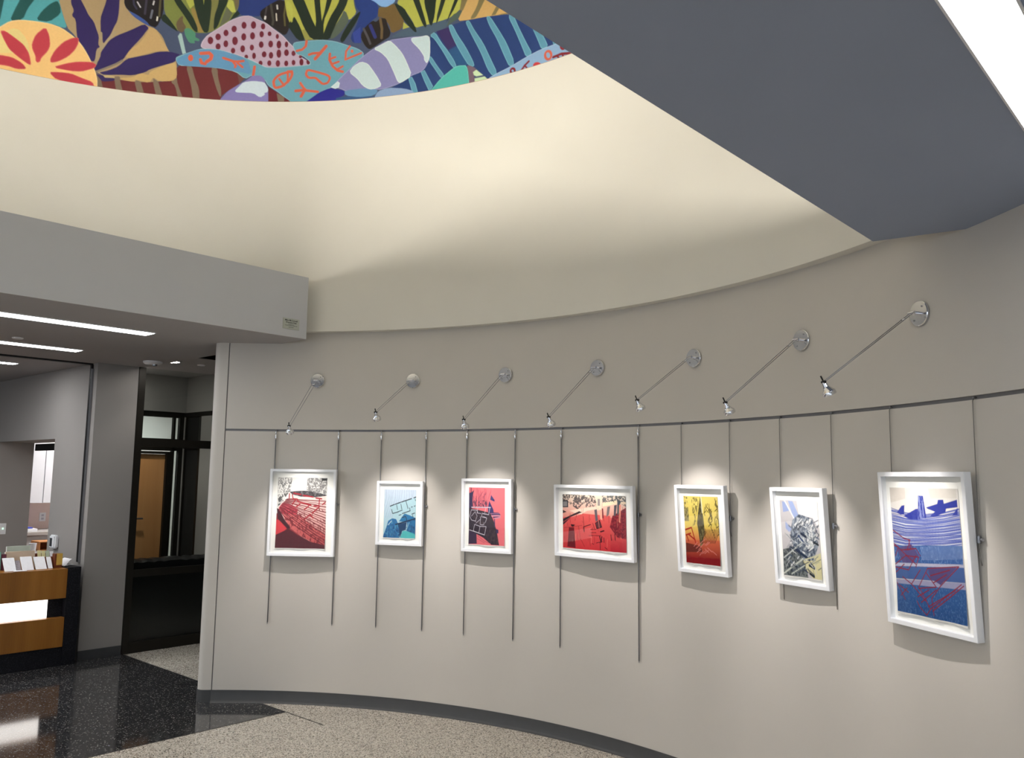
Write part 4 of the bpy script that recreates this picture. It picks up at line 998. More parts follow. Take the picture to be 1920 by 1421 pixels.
('l',(232,234,238),10,[(874,517),(908,497)]),
('l',(48,62,90),15,[(203,615),(282,648)]),
('l',(200,205,210),10,[(699,460),(786,485)]),
('l',(48,62,90),22,[(393,638),(465,668)]),
('l',(70,84,108),22,[(353,340),(397,405)]),
('l',(232,234,238),22,[(540,672),(587,685)]),
('l',(110,122,140),22,[(210,337),(307,379)]),
('l',(200,205,210),22,[(701,618),(769,576)]),
('l',(110,122,140),22,[(893,461),(979,486)]),
('l',(110,122,140),15,[(374,510),(469,454)]),
('l',(232,234,238),15,[(483,522),(559,489)]),
('l',(110,122,140),15,[(317,847),(417,874)]),
('l',(200,205,210),22,[(801,491),(906,427)]),
('l',(232,234,238),10,[(461,611),(516,587)]),
('l',(110,122,140),15,[(632,727),(675,700)]),
('l',(110,122,140),15,[(453,597),(542,558)]),
('l',(44,54,66),22,[(197,648),(247,669)]),
('l',(110,122,140),10,[(813,760),(928,708)]),
('l',(232,234,238),10,[(243,667),(385,707)]),
('l',(70,84,108),22,[(859,531),(913,507)]),
('l',(200,205,210),22,[(506,477),(580,508)]),
('l',(44,54,66),10,[(121,903),(188,862)]),
('l',(44,54,66),15,[(422,338),(560,280)]),
('l',(44,54,66),22,[(294,860),(370,880)]),
('l',(44,54,66),10,[(296,750),(335,761)]),
('l',(48,62,90),15,[(228,907),(279,983)]),
('l',(232,234,238),15,[(536,315),(669,354)]),
('l',(200,205,210),15,[(792,591),(880,552)]),
('l',(70,84,108),15,[(710,338),(824,270)]),
('l',(44,54,66),15,[(135,852),(217,816)]),
('l',(110,122,140),15,[(164,790),(256,828)]),
('l',(44,54,66),15,[(637,288),(710,245)]),
('l',(200,205,210),15,[(126,795),(197,752)]),
('l',(200,205,210),22,[(838,387),(911,343)]),
('l',(232,234,238),15,[(494,289),(578,240)]),
('l',(44,54,66),10,[(623,283),(668,296)]),
('l',(70,84,108),15,[(944,331),(1073,276)]),
('l',(200,205,210),10,[(418,511),(459,493)]),
('l',(40,54,80),39,[(305,634),(701,763)]),
('l',(204,208,208),19,[(27,772),(541,549)]),
('l',(210,214,206),24,[(16,980),(531,762)]),
('l',(200,206,200),19,[(221,977),(567,843)]),
('l',(214,212,180),19,[(579,771),(963,687)]),
('l',(40,50,60),34,[(690,834),(818,867)]),
('l',(40,50,60),34,[(698,941),(801,974)]),
('l',(40,50,60),29,[(833,532),(952,560)]),
('l',(40,52,76),39,[(523,432),(650,472)]),
('l',(60,80,120),29,[(445,460),(568,535)]),
('l',(54,66,90),8,[(991,305),(1090,346)]),
('l',(96,104,112),12,[(379,619),(449,597)]),
('l',(70,82,104),6,[(606,341),(778,410)]),
('l',(150,156,164),6,[(837,459),(976,514)]),
('l',(150,156,164),8,[(760,306),(848,230)]),
('l',(70,82,104),6,[(678,772),(795,834)]),
('l',(96,104,112),6,[(685,707),(700,741)]),
('l',(96,104,112),6,[(716,510),(873,461)]),
('l',(216,218,222),6,[(582,892),(652,830)]),
('l',(96,104,112),6,[(309,411),(541,342)]),
('l',(216,218,222),6,[(514,753),(597,797)]),
('l',(216,218,222),12,[(377,347),(512,233)]),
('l',(70,82,104),12,[(425,938),(577,878)]),
('l',(96,104,112),12,[(369,697),(472,737)]),
('l',(54,66,90),12,[(652,680),(828,624)]),
('l',(70,82,104),12,[(710,792),(841,862)]),
('l',(150,156,164),6,[(120,635),(209,560)]),
('l',(216,218,222),6,[(815,743),(866,861)]),
('l',(96,104,112),12,[(915,882),(1078,816)]),
('l',(70,82,104),6,[(599,478),(639,569)]),
('l',(216,218,222),8,[(378,497),(480,410)]),
('l',(54,66,90),8,[(223,612),(337,672)]),
('l',(54,66,90),6,[(421,339),(531,399)]),
('l',(216,218,222),6,[(431,301),(501,275)]),
('l',(54,66,90),12,[(227,548),(448,481)]),
('l',(216,218,222),6,[(604,296),(697,216)]),
('l',(54,66,90),8,[(575,657),(661,703)]),
('l',(96,104,112),8,[(199,592),(351,651)]),
('l',(70,82,104),8,[(781,889),(822,984)]),
('l',(96,104,112),12,[(458,535),(511,556)]),
('l',(70,82,104),8,[(68,776),(210,722)]),
('l',(216,218,222),8,[(118,487),(256,446)]),
('l',(54,66,90),6,[(690,894),(816,961)]),
('l',(216,218,222),12,[(710,817),(797,863)]),
('l',(150,156,164),8,[(216,547),(409,476)]),
('l',(54,66,90),8,[(339,391),(387,502)]),
('l',(96,104,112),12,[(896,381),(1033,457)]),
('l',(54,66,90),8,[(450,431),(624,366)]),
('l',(96,104,112),12,[(826,509),(893,449)]),
('l',(70,82,104),8,[(579,575),(618,665)]),
('l',(150,156,164),6,[(970,479),(1081,540)]),
('l',(150,156,164),12,[(693,823),(864,755)]),
('l',(70,82,104),12,[(227,889),(339,845)]),
('l',(54,66,90),8,[(147,691),(288,570)]),
('l',(54,66,90),12,[(882,296),(925,397)]),
('l',(54,66,90),6,[(929,474),(1001,410)]),
('l',(96,104,112),8,[(243,929),(462,858)]),
('l',(70,82,104),6,[(575,395),(793,330)]),
('l',(70,82,104),12,[(854,285),(1016,237)]),
('l',(96,104,112),8,[(402,887),(523,950)]),
('l',(96,104,112),6,[(339,898),(449,940)]),
('l',(216,218,222),12,[(146,478),(308,541)]),
('l',(150,156,164),12,[(146,465),(257,525)]),
('l',(70,82,104),12,[(637,887),(807,952)]),
('l',(150,156,164),8,[(87,443),(173,476)]),
('l',(96,104,112),6,[(179,821),(200,870)]),
('l',(150,156,164),6,[(844,810),(946,777)]),
('l',(150,156,164),6,[(69,786),(184,846)]),
('l',(54,66,90),12,[(511,350),(641,311)]),
('l',(96,104,112),12,[(226,462),(349,528)]),
('l',(216,218,222),6,[(63,899),(171,805)]),
('l',(70,82,104),6,[(681,388),(855,336)]),
('l',(216,218,222),12,[(822,836),(868,943)]),
('l',(70,82,104),8,[(218,825),(377,909)]),
('l',(54,66,90),6,[(290,608),(309,653)]),
('l',(70,82,104),6,[(219,900),(381,985)]),
('l',(70,82,104),12,[(448,868),(678,794)]),
('l',(150,156,164),6,[(375,852),(472,767)]),
('l',(150,156,164),8,[(125,627),(333,549)]),
('l',(96,104,112),8,[(773,814),(1006,739)]),
],
7: [
('p',(238,233,230),[(-224,-129),(1563,-138),(1358,1126),(-424,1353)]),
('p',(226,218,212),[(-1,6),(243,2),(238,89),(-18,130)]),
('p',(228,222,216),[(585,-4),(976,0),(975,71),(616,79)]),
('p',(222,226,242),[(-36,259),(992,220),(990,422),(-31,480)]),
('l',(70,84,170),6,[(-23,167),(226,204),(512,206),(787,183),(1033,142)]),
('l',(96,110,190),9,[(-25,184),(226,203),(510,216),(787,187),(1032,150)]),
('l',(96,110,190),11,[(-27,192),(224,216),(509,226),(784,204),(1029,166)]),
('l',(70,84,170),6,[(-29,208),(222,232),(507,236),(784,203),(1027,179)]),
('l',(96,110,190),9,[(-30,218),(219,249),(506,247),(783,214),(1027,184)]),
('l',(96,110,190),11,[(-32,233),(219,253),(504,257),(780,232),(1025,193)]),
('l',(70,84,170),6,[(-34,245),(217,264),(503,267),(778,244),(1023,206)]),
('l',(96,110,190),9,[(-35,253),(216,273),(501,277),(777,252),(1021,218)]),
('l',(96,110,190),11,[(-37,265),(214,284),(500,287),(776,259),(1020,225)]),
('l',(70,84,170),6,[(-39,281),(212,305),(498,297),(774,272),(1018,238)]),
('l',(96,110,190),9,[(-40,286),(211,309),(497,307),(772,285),(1017,249)]),
('l',(96,110,190),11,[(-42,305),(208,326),(495,317),(771,289),(1015,262)]),
('l',(70,84,170),6,[(-44,317),(208,331),(494,327),(769,305),(1013,273)]),
('l',(96,110,190),9,[(-45,325),(206,344),(493,337),(768,313),(1012,282)]),
('l',(96,110,190),11,[(-47,338),(204,358),(491,347),(766,327),(1010,295)]),
('l',(70,84,170),6,[(-48,348),(203,367),(490,357),(765,332),(1008,302)]),
('l',(96,110,190),9,[(-50,364),(201,376),(488,367),(762,347),(1006,315)]),
('l',(96,110,190),11,[(-51,369),(200,388),(487,377),(761,359),(1005,324)]),
('l',(70,84,170),6,[(-53,382),(197,407),(485,387),(760,361),(1003,340)]),
('l',(96,110,190),9,[(-54,394),(196,417),(484,397),(758,375),(1002,346)]),
('l',(96,110,190),11,[(-57,409),(194,429),(482,407),(757,387),(1000,354)]),
('l',(70,84,170),6,[(-58,417),(193,432),(481,418),(755,399),(998,371)]),
('l',(96,110,190),9,[(-60,431),(191,447),(479,428),(755,400),(996,381)]),
('l',(96,110,190),11,[(-61,443),(190,455),(478,438),(752,414),(995,388)]),
('l',(70,84,170),6,[(-63,456),(187,478),(476,448),(751,424),(994,395)]),
('l',(96,110,190),9,[(-65,467),(186,483),(475,458),(749,440),(992,409)]),
('g',(62,104,172),(58,96,160),[(-19,477),(1000,419),(991,563),(-15,617)]),
('p',(190,190,216),[(-15,617),(998,557),(1000,583),(-14,642)]),
('g',(74,104,166),(70,100,160),[(-14,642),(1000,580),(1002,692),(-10,742)]),
('p',(160,160,196),[(-10,747),(996,693),(1002,744),(-11,785)]),
('g',(54,98,160),(40,84,146),[(-11,781),(1002,742),(1042,1066),(-167,1209)]),
('n',(110,140,195),0.66,120,[(-19,477),(1000,419),(991,563),(-15,617)]),
('n',(84,120,176),0.66,120,[(-11,781),(1002,742),(1014,1009),(-25,1014)]),
('p',(52,64,162),[(435,61),(507,62),(534,232),(408,248)]),
('p',(52,64,162),[(88,206),(170,148),(217,141),(201,218),(144,220)]),
('p',(52,64,162),[(188,230),(387,167),(420,165),(408,251),(286,252)]),
('p',(52,64,162),[(541,151),(704,119),(719,88),(792,86),(797,116),(978,81),(979,137),(822,153),(808,180),(658,220),(591,216),(664,180),(561,161)]),
('p',(52,64,162),[(978,140),(970,196),(895,204)]),
('l',(170,180,225),13,[(449,72),(448,230)]),
('l',(150,160,215),13,[(488,105),(497,217)]),
('n',(130,140,205),0.6,60,[(435,61),(507,62),(534,232),(408,248)]),
('p',(88,78,132),[(503,630),(896,588),(663,736),(524,699)]),
('p',(92,82,136),[(47,498),(280,451),(378,534),(259,598),(123,607)]),
('l',(142,42,62),9,[(-24,341),(174,411)]),
('l',(142,42,62),9,[(174,411),(263,418),(206,500),(268,488),(240,419)]),
('l',(142,42,62),9,[(-26,445),(324,605)]),
('l',(142,42,62),9,[(6,627),(177,547),(376,546),(321,627)]),
('l',(142,42,62),9,[(9,774),(127,898)]),
('l',(142,42,62),9,[(-3,696),(145,617)]),
('l',(142,42,62),9,[(493,625),(931,578),(662,742)]),
('l',(142,42,62),9,[(493,625),(342,780),(436,869),(490,929)]),
('l',(142,42,62),9,[(662,742),(523,850),(545,976)]),
('l',(142,42,62),9,[(946,707),(511,927)]),
('l',(142,42,62),9,[(974,715),(529,946)]),
('l',(142,42,62),9,[(304,893),(341,933),(439,987),(511,927)]),
('l',(142,42,62),9,[(235,767),(434,880)]),
('l',(142,42,62),9,[(52,793),(180,838)]),
('l',(142,42,62),9,[(64,871),(163,806)]),
('l',(142,42,62),9,[(3,650),(206,658)]),
('l',(142,42,62),9,[(206,658),(334,537)]),
('l',(142,42,62),9,[(383,644),(235,767),(107,721)]),
('l',(142,42,62),9,[(527,677),(803,613)]),
('l',(142,42,62),9,[(561,729),(757,649)]),
('l',(142,42,62),9,[(466,660),(598,758),(340,791)]),
('l',(142,42,62),9,[(320,858),(490,789)]),
('l',(142,42,62),9,[(368,897),(595,779)]),
('l',(142,42,62),9,[(115,506),(342,481),(399,533)]),
('l',(142,42,62),9,[(-41,469),(72,485),(16,558)]),
('l',(142,42,62),9,[(470,920),(860,756)]),
('l',(150,50,66),6,[(599,891),(613,906)]),
('l',(150,50,66),6,[(641,869),(655,884)]),
('l',(150,50,66),6,[(683,847),(697,862)]),
('l',(150,50,66),6,[(725,825),(739,840)]),
('l',(150,50,66),6,[(766,803),(780,818)]),
('l',(150,50,66),6,[(807,782),(821,796)]),
('l',(150,50,66),6,[(848,760),(861,775)]),
('l',(150,50,66),6,[(888,739),(902,754)]),
],
}
# ------------------------------------------------------------------ setting: floor
struct(MB().box(-13.4, 9, -9, 7.2, -0.2, 0.0).build('floor', M_TLIGHT))
dk = struct(MB().box(-13.3, -5.40, -8.9, 3.575, -0.1, 0.0012).build('floor', M_TDARK))
struct(MB().box(-8.14, -4.95, 3.577, 3.584, -0.01, 0.0016).add([(-5.404,-8.9,-.01),(-5.396,-8.9,-.01),(-5.396,3.577,-.01),(-5.404,3.577,-.01),(-5.404,-8.9,.0016),(-5.396,-8.9,.0016),(-5.396,3.577,.0016),(-5.404,3.577,.0016)],[(0,3,2,1),(4,5,6,7),(0,1,5,4),(1,2,6,5),(2,3,7,6),(3,0,4,7)]).build('trim_1', M_STRIP))

# the curved wall: panel below the picture rail, panel above it, recessed rail between
A0, A1 = 14.0, 135.66
wl = MB()
wl.sweep([(R, 0.0), (R, ZR-0.009), (R+0.15, ZR-0.009), (R+0.15, 0.0)], A0, A1, 120)
wl.sweep([(R, ZR+0.008), (R, ZL), (R+0.15, ZL), (R+0.15, ZR+0.008)], A0, A1, 120)
wall = struct(wl.build('wall_front', M_WALL))
# rounded end of the wall, beyond a vertical reveal
def nose(r, off, a_in, a_c=136.58, th=0.12):
    pts = [polar(a, R-off) for a in (a_in, (a_in+a_c)/2)]
    c = polar(a_c, R+th/2); t = math.radians(a_c)
    rad = Vector((math.cos(t), math.sin(t), 0)); tan = Vector((-math.sin(t), math.cos(t), 0))
    for k in range(17):
        ph = -PI/2 + PI*k/16
        pts.append(c + (rad*math.sin(ph) + tan*math.cos(ph))*(r+off))
    pts += [polar((a_in+a_c)/2, R+th+off), polar(a_in, R+th+off)]
    return pts
struct(MB().prism(nose(0.06, 0.0, 135.78), 0.0, ZC+0.03, smooth=True).build('wall_end', M_WALL))
rv = MB()
rv.sweep([(R+0.012, ZR-0.012), (R+0.012, ZR+0.012), (R+0.03, ZR+0.012), (R+0.03, ZR-0.012)], A0, A1, 120)
rv.sweep([(R+0.008, 0.0), (R+0.008, ZC+0.03), (R+0.03, ZC+0.03), (R+0.03, 0.0)], 135.6, 135.84, 2)
struct(rv.build('trim_2', M_REVEAL))
bs = MB()
bs.sweep([(R-0.005, 0.091), (R-0.006, 0.02), (R-0.012, 0.006), (R-0.02, 0.0005), (R+0.02, 0.0005), (R+0.02, 0.091)], A0, 135.78, 120)
bs.prism(nose(0.06, 0.006, 135.78), 0.0005, 0.091, smooth=True)
struct(bs.build('baseboard_front', M_BASE))

# upper drum of the round room with its ledge, closed above
up = MB()
up.sweep([(R2, ZL), (R2, 7.0), (R2+0.25, 7.0), (R2+0.25, ZL)], 0, 359.99, 240)
struct(up.build('wall_upper', M_UPPER))
struct(MB().prism([polar(a, R2+0.2) for a in range(0, 360, 4)], 7.0, 7.15).build('ceiling_dome', M_UPPER))

# left bulkhead: fascia with a cove trough behind it, and the reception ceiling
struct(MB().box(-5.484, -5.384, -8, 3.607, ZC+0.0015, 3.225).box(-6.3, -5.484, 3.507, 3.607, 2.95, 3.225).build('wall_bulkhead', M_FASCIA))
struct(MB().box(-13.4, -5.4845, -8, 3.607, ZC, 2.95).box(-5.4845, -5.3845, -8, 3.6065, ZC, ZC+0.0015).build('ceiling', M_CEIL))
# right soffit, following the curved wall where it meets it
pts = [(-1.181, -8), (-1.181, 3.612)]
pts += [tuple(polar(a, R+0.10)[:2]) for a in np.arange(50.4, 13, -1.5)]
pts += [(9, 1.4), (9, -8)]
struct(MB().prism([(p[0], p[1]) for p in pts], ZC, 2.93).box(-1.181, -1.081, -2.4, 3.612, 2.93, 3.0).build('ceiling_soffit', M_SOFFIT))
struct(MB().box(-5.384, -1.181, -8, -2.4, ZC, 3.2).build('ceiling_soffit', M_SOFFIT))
# corridor ceiling beyond the grid line, and the dark slot beside it
struct(MB().box(-13.4, -7.36, 3.607, 7.2, 2.785, 2.95).build('ceiling', M_CEIL))
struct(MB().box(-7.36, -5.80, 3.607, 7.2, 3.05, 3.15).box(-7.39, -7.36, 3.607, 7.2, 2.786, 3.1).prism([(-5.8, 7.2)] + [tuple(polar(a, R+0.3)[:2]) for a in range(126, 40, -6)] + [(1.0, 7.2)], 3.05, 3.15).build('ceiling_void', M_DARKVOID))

# reception wall with its passage, and the pier face
wr = MB()
wr.box(-13.4, -10.85, 3.17, 3.56, 0, ZC).box(-9.092, -8.15, 3.17, 3.56, 0, ZC).box(-10.85, -9.092, 3.17, 3.56, 2.04, ZC)
struct(wr.build('wall_left', M_WALL_SHADED))
struct(MB().box(-8.15, -8.140, 3.165, 3.555, 0.0015, 0.088).build('baseboard_left', M_BASE))
struct(MB().box(-13.4, -13.2, -9, 3.17, 0, ZC).build('wall_reception', M_WALL_SHADED))
# back office behind the passage, and the corridor's end
struct(MB().box(-12.62, -12.42, 3.56, 7.2, 0, 2.785).build('wall_office', M_ROOMW))
struct(MB().box(-12.42, -0.4, 7.0, 7.2, 0, 3.4).box(-0.6, -0.4, 4.0, 7.0, 0, 3.05).build('wall_back', M_WALL_SHADED))
struct(MB().box(-9.10, -9.0, 3.56, 4.49, 2.385, 2.785).box(-9.10, -9.0, 4.49, 7.0, 0, 2.785).build('wall_vestibule', M_WALL_SHADED))
struct(MB().box(-8.64, -8.18, 4.49, 4.59, 0.0, 2.335).box(-9.0, -8.18, 4.49, 4.59, 2.385, 2.785).build('wall_vestibule_end', M_WALL_SHADED))
# black header across the passage
struct(MB().box(-10.85, -9.10, 3.57, 3.60, 1.951, 2.03).build('trim_3', M_DARKVOID))

# ------------------------------------------------------------------ glazed partitions
g = struct(bpy.data.objects.new('window_1', None)); COL.objects.link(g); g.location = (-8.14, 3.56, 0)
g['label'] = 'dark bronze framed glass partition beside the grey pier'
X0, X1 = -8.18, -8.14
MB().box(X0, X1, 3.562, 3.628, 0, 2.742).build('mullion', M_BRONZE, g, 0.002)
MB().box(X0, X1, 5.1, 5.16, 0, 2.742).build('mullion', M_BRONZE, g, 0.002)
for z0, z1 in ((0.0, 0.104), (0.711, 0.781), (1.966, 2.046)):
    MB().box(X0, X1, 3.628, 5.1, z0, z1).build('rail', M_BRONZE, g, 0.002)
for z0, z1 in ((0.104, 0.711), (0.781, 1.966), (2.046, 2.742)):
    MB().box(-8.163, -8.157, 3.628, 5.1, z0, z1).build('pane', M_GLASS, g)
g = struct(bpy.data.objects.new('window_2', None)); COL.objects.link(g); g.location = (-9.05, 3.56, 0)
g['label'] = 'bronze storefront frame around the wooden door behind the glass'
X0, X1 = -9.08, -9.03
for y0, y1, z0, z1 in ((3.56, 4.49, 2.325, 2.385), (3.56, 4.44, 1.955, 2.088), (3.56, 4.31, 1.918, 1.945)):
    MB().box(X0, X1, y0, y1, z0, z1).build('rail', M_BRONZE, g, 0.002)
for y0, y1, z0, z1 in ((4.44, 4.489, 0, 2.325), (3.561, 3.62, 0, 2.325), (4.37, 4.395, 0, 2.325), (4.312, 4.369, 0, 1.945)):
    MB().box(X0, X1, y0, y1, z0, z1).build('mullion', M_BRONZE, g, 0.002)
MB().box(-9.058, -9.052, 3.62, 4.37, 2.088, 2.325).build('pane', M_GLASS, g)
MB().box(-9.058, -9.052, 4.395, 4.44, 0.0, 2.325).build('pane', M_GLASS, g)
g = struct(bpy.data.objects.new('window_3', None)); COL.objects.link(g); g.location = (-9.0, 4.49, 0)
g['label'] = 'dark framed glass bay at the end of the vestibule'
for x0, x1, z0, z1 in ((-9.03, -8.18, 2.335, 2.385), (-9.03, -8.64, 1.98, 2.05)):
    MB().box(x0, x1, 4.49, 4.54, z0, z1).build('rail', M_BRONZE, g, 0.002)
for x0, x1 in ((-9.03, -8.98), (-8.69, -8.64)):
    MB().box(x0, x1, 4.491, 4.54, 0, 2.335).build('mullion', M_BRONZE, g, 0.002)
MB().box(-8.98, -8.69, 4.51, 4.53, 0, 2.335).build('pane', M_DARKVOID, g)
g = struct(bpy.data.objects.new('door_1', None)); COL.objects.link(g); g.location = (-9.05, 3.7, 0)
g['label'] = 'orange-brown wooden door behind the glass partition'
MB().box(-9.10, -9.065, 3.62, 4.310, 0.01, 1.915).build('leaf', M_DOOR, g, 0.002)
MB().tube([(-9.06, 3.99, 1.22), (-9.02, 3.99, 1.22), (-9.015, 4.02, 1.22), (-9.015, 4.08, 1.22)], 0.009).build('handle', M_STEEL, g)

# overhead grille track and its side guide where the reception can be closed off
tk = thing('grille_track', 'black ceiling track and side guide above the reception desk', 'track', (-8.28, 3.16, 0.87))
MB().box(-8.305, -8.255, -6, 3.168, 2.728, 2.7425).build('ceiling_channel', M_BLACK, tk)
MB().box(-8.278, -8.248, 3.148, 3.169, 0.88, 2.728).build('side_guide', M_BLACK, tk)
MB().box(-8.247, -8.236, 3.150, 3.169, 0.88, 2.69).build('guide_edge', M_STEEL, tk)

# ------------------------------------------------------------------ ceiling fittings
def linear_light(x0, x1, y0, y1, z, label, group, mat=M_GLOWL):
    t = thing('linear_light', label, 'ceiling light', ((x0+x1)/2, (y0+y1)/2, z), group)
    e = 0.006
    MB().box(x0, x1, y0, y1, z-0.004, z-0.001).build('diffuser', mat, t)
    fr = MB()
    fr.box(x0-e, x0, y0-e, y1+e, z-0.006, z-0.0005).box(x1, x1+e, y0-e, y1+e, z-0.006, z-0.0005)
    fr.box(x0, x1, y0-e, y0, z-0.006, z-0.0005).box(x0, x1, y1, y1+e, z-0.006, z-0.0005)
    fr.build('trim_frame', M_WHITE, t)
    return t
linear_light(-0.446, -0.323, -4.0, 3.02, ZC, 'long bright linear light in the grey soffit at upper right', 'linear ceiling lights')
linear_light(-6.19, -6.03, -4.0, 2.735, ZC, 'linear ceiling light nearest the bulkhead over the reception', 'linear ceiling lights', M_GLOWR)
linear_light(-7.55, -7.40, -4.0, 2.745, ZC, 'second linear ceiling light over the reception, just before the black track', 'linear ceiling lights', M_GLOWR)
linear_light(-8.97, -8.84, -4.0, 2.70, ZC, 'short visible linear light behind the black ceiling track', 'linear ceiling lights', M_GLOWR2)

t = thing('smoke_detector', 'round white smoke detector on the reception ceiling', 'detector', (-7.64, 3.46, ZC))
MB().lathe([(0.085, -0.0005), (0.085, -0.012), (0.07, -0.026), (0.03, -0.030)], (-7.64, 3.46, ZC), (0, 0, 1)).build('housing', M_WHITE, t)
MB().lathe([(0.024, -0.026), (0.022, -0.040), (0.012, -0.047)], (-7.62, 3.47, ZC), (0, 0, 1), 16).build('sensor_dome', M_STEEL, t)
t = thing('downlight', 'small lit round downlight beside the smoke detector', 'ceiling light', (-7.755, 3.70, 2.785))
MB().lathe([(0.085, -0.001), (0.085, -0.008), (0.068, -0.012), (0.064, -0.004)], (-7.755, 3.70, 2.785), (0, 0, 1)).build('trim_ring', M_WHITE, t)
MB().lathe([(0.062, -0.004), (0.062, -0.010)], (-7.755, 3.70, 2.785), (0, 0, 1)).build('lens', M_GLOWC, t)
t = thing('downlight', 'added downlight out of sight behind the pier, brightening the door', 'ceiling light', (-8.55, 3.70, 2.785))  # added lamp, never in view, there to brighten the wooden door
MB().lathe([(0.085, -0.001), (0.085, -0.008), (0.068, -0.012), (0.064, -0.004)], (-8.55, 3.70, 2.785), (0, 0, 1)).build('trim_ring', M_WHITE, t)
MB().lathe([(0.062, -0.004), (0.062, -0.010)], (-8.55, 3.70, 2.785), (0, 0, 1)).build('lens', M_GLOWC, t)
for (x, y), w_ in (((-7.755, 3.70), 9.0), ((-8.55, 3.70), 36.0)):  # the stronger beam belongs to the added door lamp
    ld = bpy.data.lights.new('downlight_beam', 'SPOT'); ld.energy = w_; ld.color = (1.0, 0.95, 0.88)
    ld.spot_size = math.radians(105); ld.spot_blend = 0.6; ld.shadow_soft_size = 0.05
    lo = bpy.data.objects.new('downlight_beam', ld); COL.objects.link(lo); lo.location = (x, y, 2.76)
    par = [o for o in COL.objects if o.name.startswith('downlight') and o.type == 'EMPTY' and abs(o.location.x-x) < 0.01][0]
    bpy.context.view_layer.update()
    lo.parent = par; lo.matrix_parent_inverse = par.matrix_world.inverted()
def cover_disc(x, y, z, label):
    o = MB().lathe([(0.04, -0.0005), (0.04, -0.006), (0.034, -0.010)], (0, 0, 0), (0, 0, 1), 20).build('sprinkler_cover', M_WHITE)
    o.location = (x, y, z); set_tags(o, label, 'sprinkler cover', 'flush sprinkler covers')
cover_disc(-7.13, 2.16, ZC, 'small round sprinkler cover between two reception linear lights')
cover_disc(-7.80, 4.02, 2.785, 'faint round sprinkler cover on the dim corridor ceiling')

# shielded cove strips lying behind the lips of the two bulkheads, each throwing its light across the drum
def cove(lbl, x, s, y0, y1, z0, z1, zf, mat):
    t = thing('cove_light', lbl, 'cove light', (x, (y0+y1)/2, zf), 'cove lights washing the upper wall')
    MB().box(min(x, x-s*0.05), max(x, x-s*0.05), y0, y1, zf, z1+0.004).build('housing', M_WHITE, t)
    MB().box(min(x, x+s*0.05), max(x, x+s*0.05), y0, y1, zf, z0-0.003).build('tray', M_WHITE, t)
    MB().add([(x+s*0.001, y0, z0), (x+s*0.001, y1, z0), (x+s*0.001, y1, z1), (x+s*0.001, y0, z1)], [(0, 1, 2, 3)]).build('diffuser', mat, t)
cove('warm cove light strip lying behind the left bulkhead lip', -5.62, 1, -2.2, 2.5, 3.155, 3.205, 2.951, M_GLOWV)
cove('warm cove light strip lying behind the right soffit lip', -0.945, -1, -2.0, 2.6, 2.955, 2.99, 2.931, M_GLOWV2)

# plaque on the fascia
pq = thing('plaque', 'small grey engraved plaque on the left bulkhead', 'plaque', (-5.384, 3.467, 2.842))
MB().box(-5.384, -5.380, 3.396, 3.539, 2.801, 2.883).build('plate', plain('plaque_grey', (176, 182, 176), 0.4, metal=0.3), pq, 0.001)
M_INK = plain('plaque_ink', (28, 30, 30), 0.6)
def lettering(txt, size, y, z, parent):
    cu = bpy.data.curves.new('lettering', 'FONT'); cu.body = txt; cu.size = size; cu.align_x = 'CENTER'; cu.extrude = 0.0002; cu.offset = size*0.02; cu.resolution_u = 3
    ob = bpy.data.objects.new('tmp', cu); COL.objects.link(ob)
    bpy.context.view_layer.update()
    me = bpy.data.meshes.new_from_object(ob.evaluated_get(bpy.context.evaluated_depsgraph_get()))
    bpy.data.objects.remove(ob)
    o = bpy.data.objects.new('lettering', me); COL.objects.link(o)
    me.materials.clear(); me.materials.append(M_INK)
    o.parent = parent
    o.matrix_world = Matrix(((0, 0, 1, -5.3797), (1, 0, 0, y), (0, 1, 0, z), (0, 0, 0, 1)))
    return o
bpy.context.view_layer.update()
lettering('Mike McConnell', 0.0165, 3.467, 2.862, pq)
lettering('Westside Path', 0.0160, 3.467, 2.846, pq)
for z, w in ((2.836, 0.052), (2.828, 0.106), (2.815, 0.044)):
    MB().box(-5.380, -5.3797, 3.467-w/2, 3.467+w/2, z-0.0012, z+0.0012).build('fine_print', M_INK, pq)

# ------------------------------------------------------------------ reception desk
d = thing('reception_desk', 'reception desk with wooden bands, a backlit strip and dark stone end', 'desk', (-8.3, 1.0, 0))
Y0 = -1.5
MB().box(-8.62, -8.05, 2.999, 3.112, 0.0015, 0.857).build('end_panel', M_STONE, d, 0.002)
MB().box(-8.60, -8.062, Y0, 2.998, 0.0015, 0.165).build('plinth', M_STONE, d, 0.002)
MB().box(-8.12, -8.05, Y0, 2.998, 0.166, 0.422).build('lower_band', M_WOOD, d, 0.002)
MB().box(-8.12, -8.05, Y0, 2.998, 0.589, 0.846).build('upper_band', M_WOOD, d, 0.002)
MB().box(-8.60, -8.124, Y0, 2.998, 0.166, 0.835).build('carcass', M_STONE, d)
MB().box(-8.123, -8.108, Y0, 2.868, 0.424, 0.587).build('backlit_strip', M_GLOWP, d)
MB().box(-8.60, -8.121, Y0, 2.998, 0.836, 0.848).build('counter_top', M_WOOD, d, 0.002)

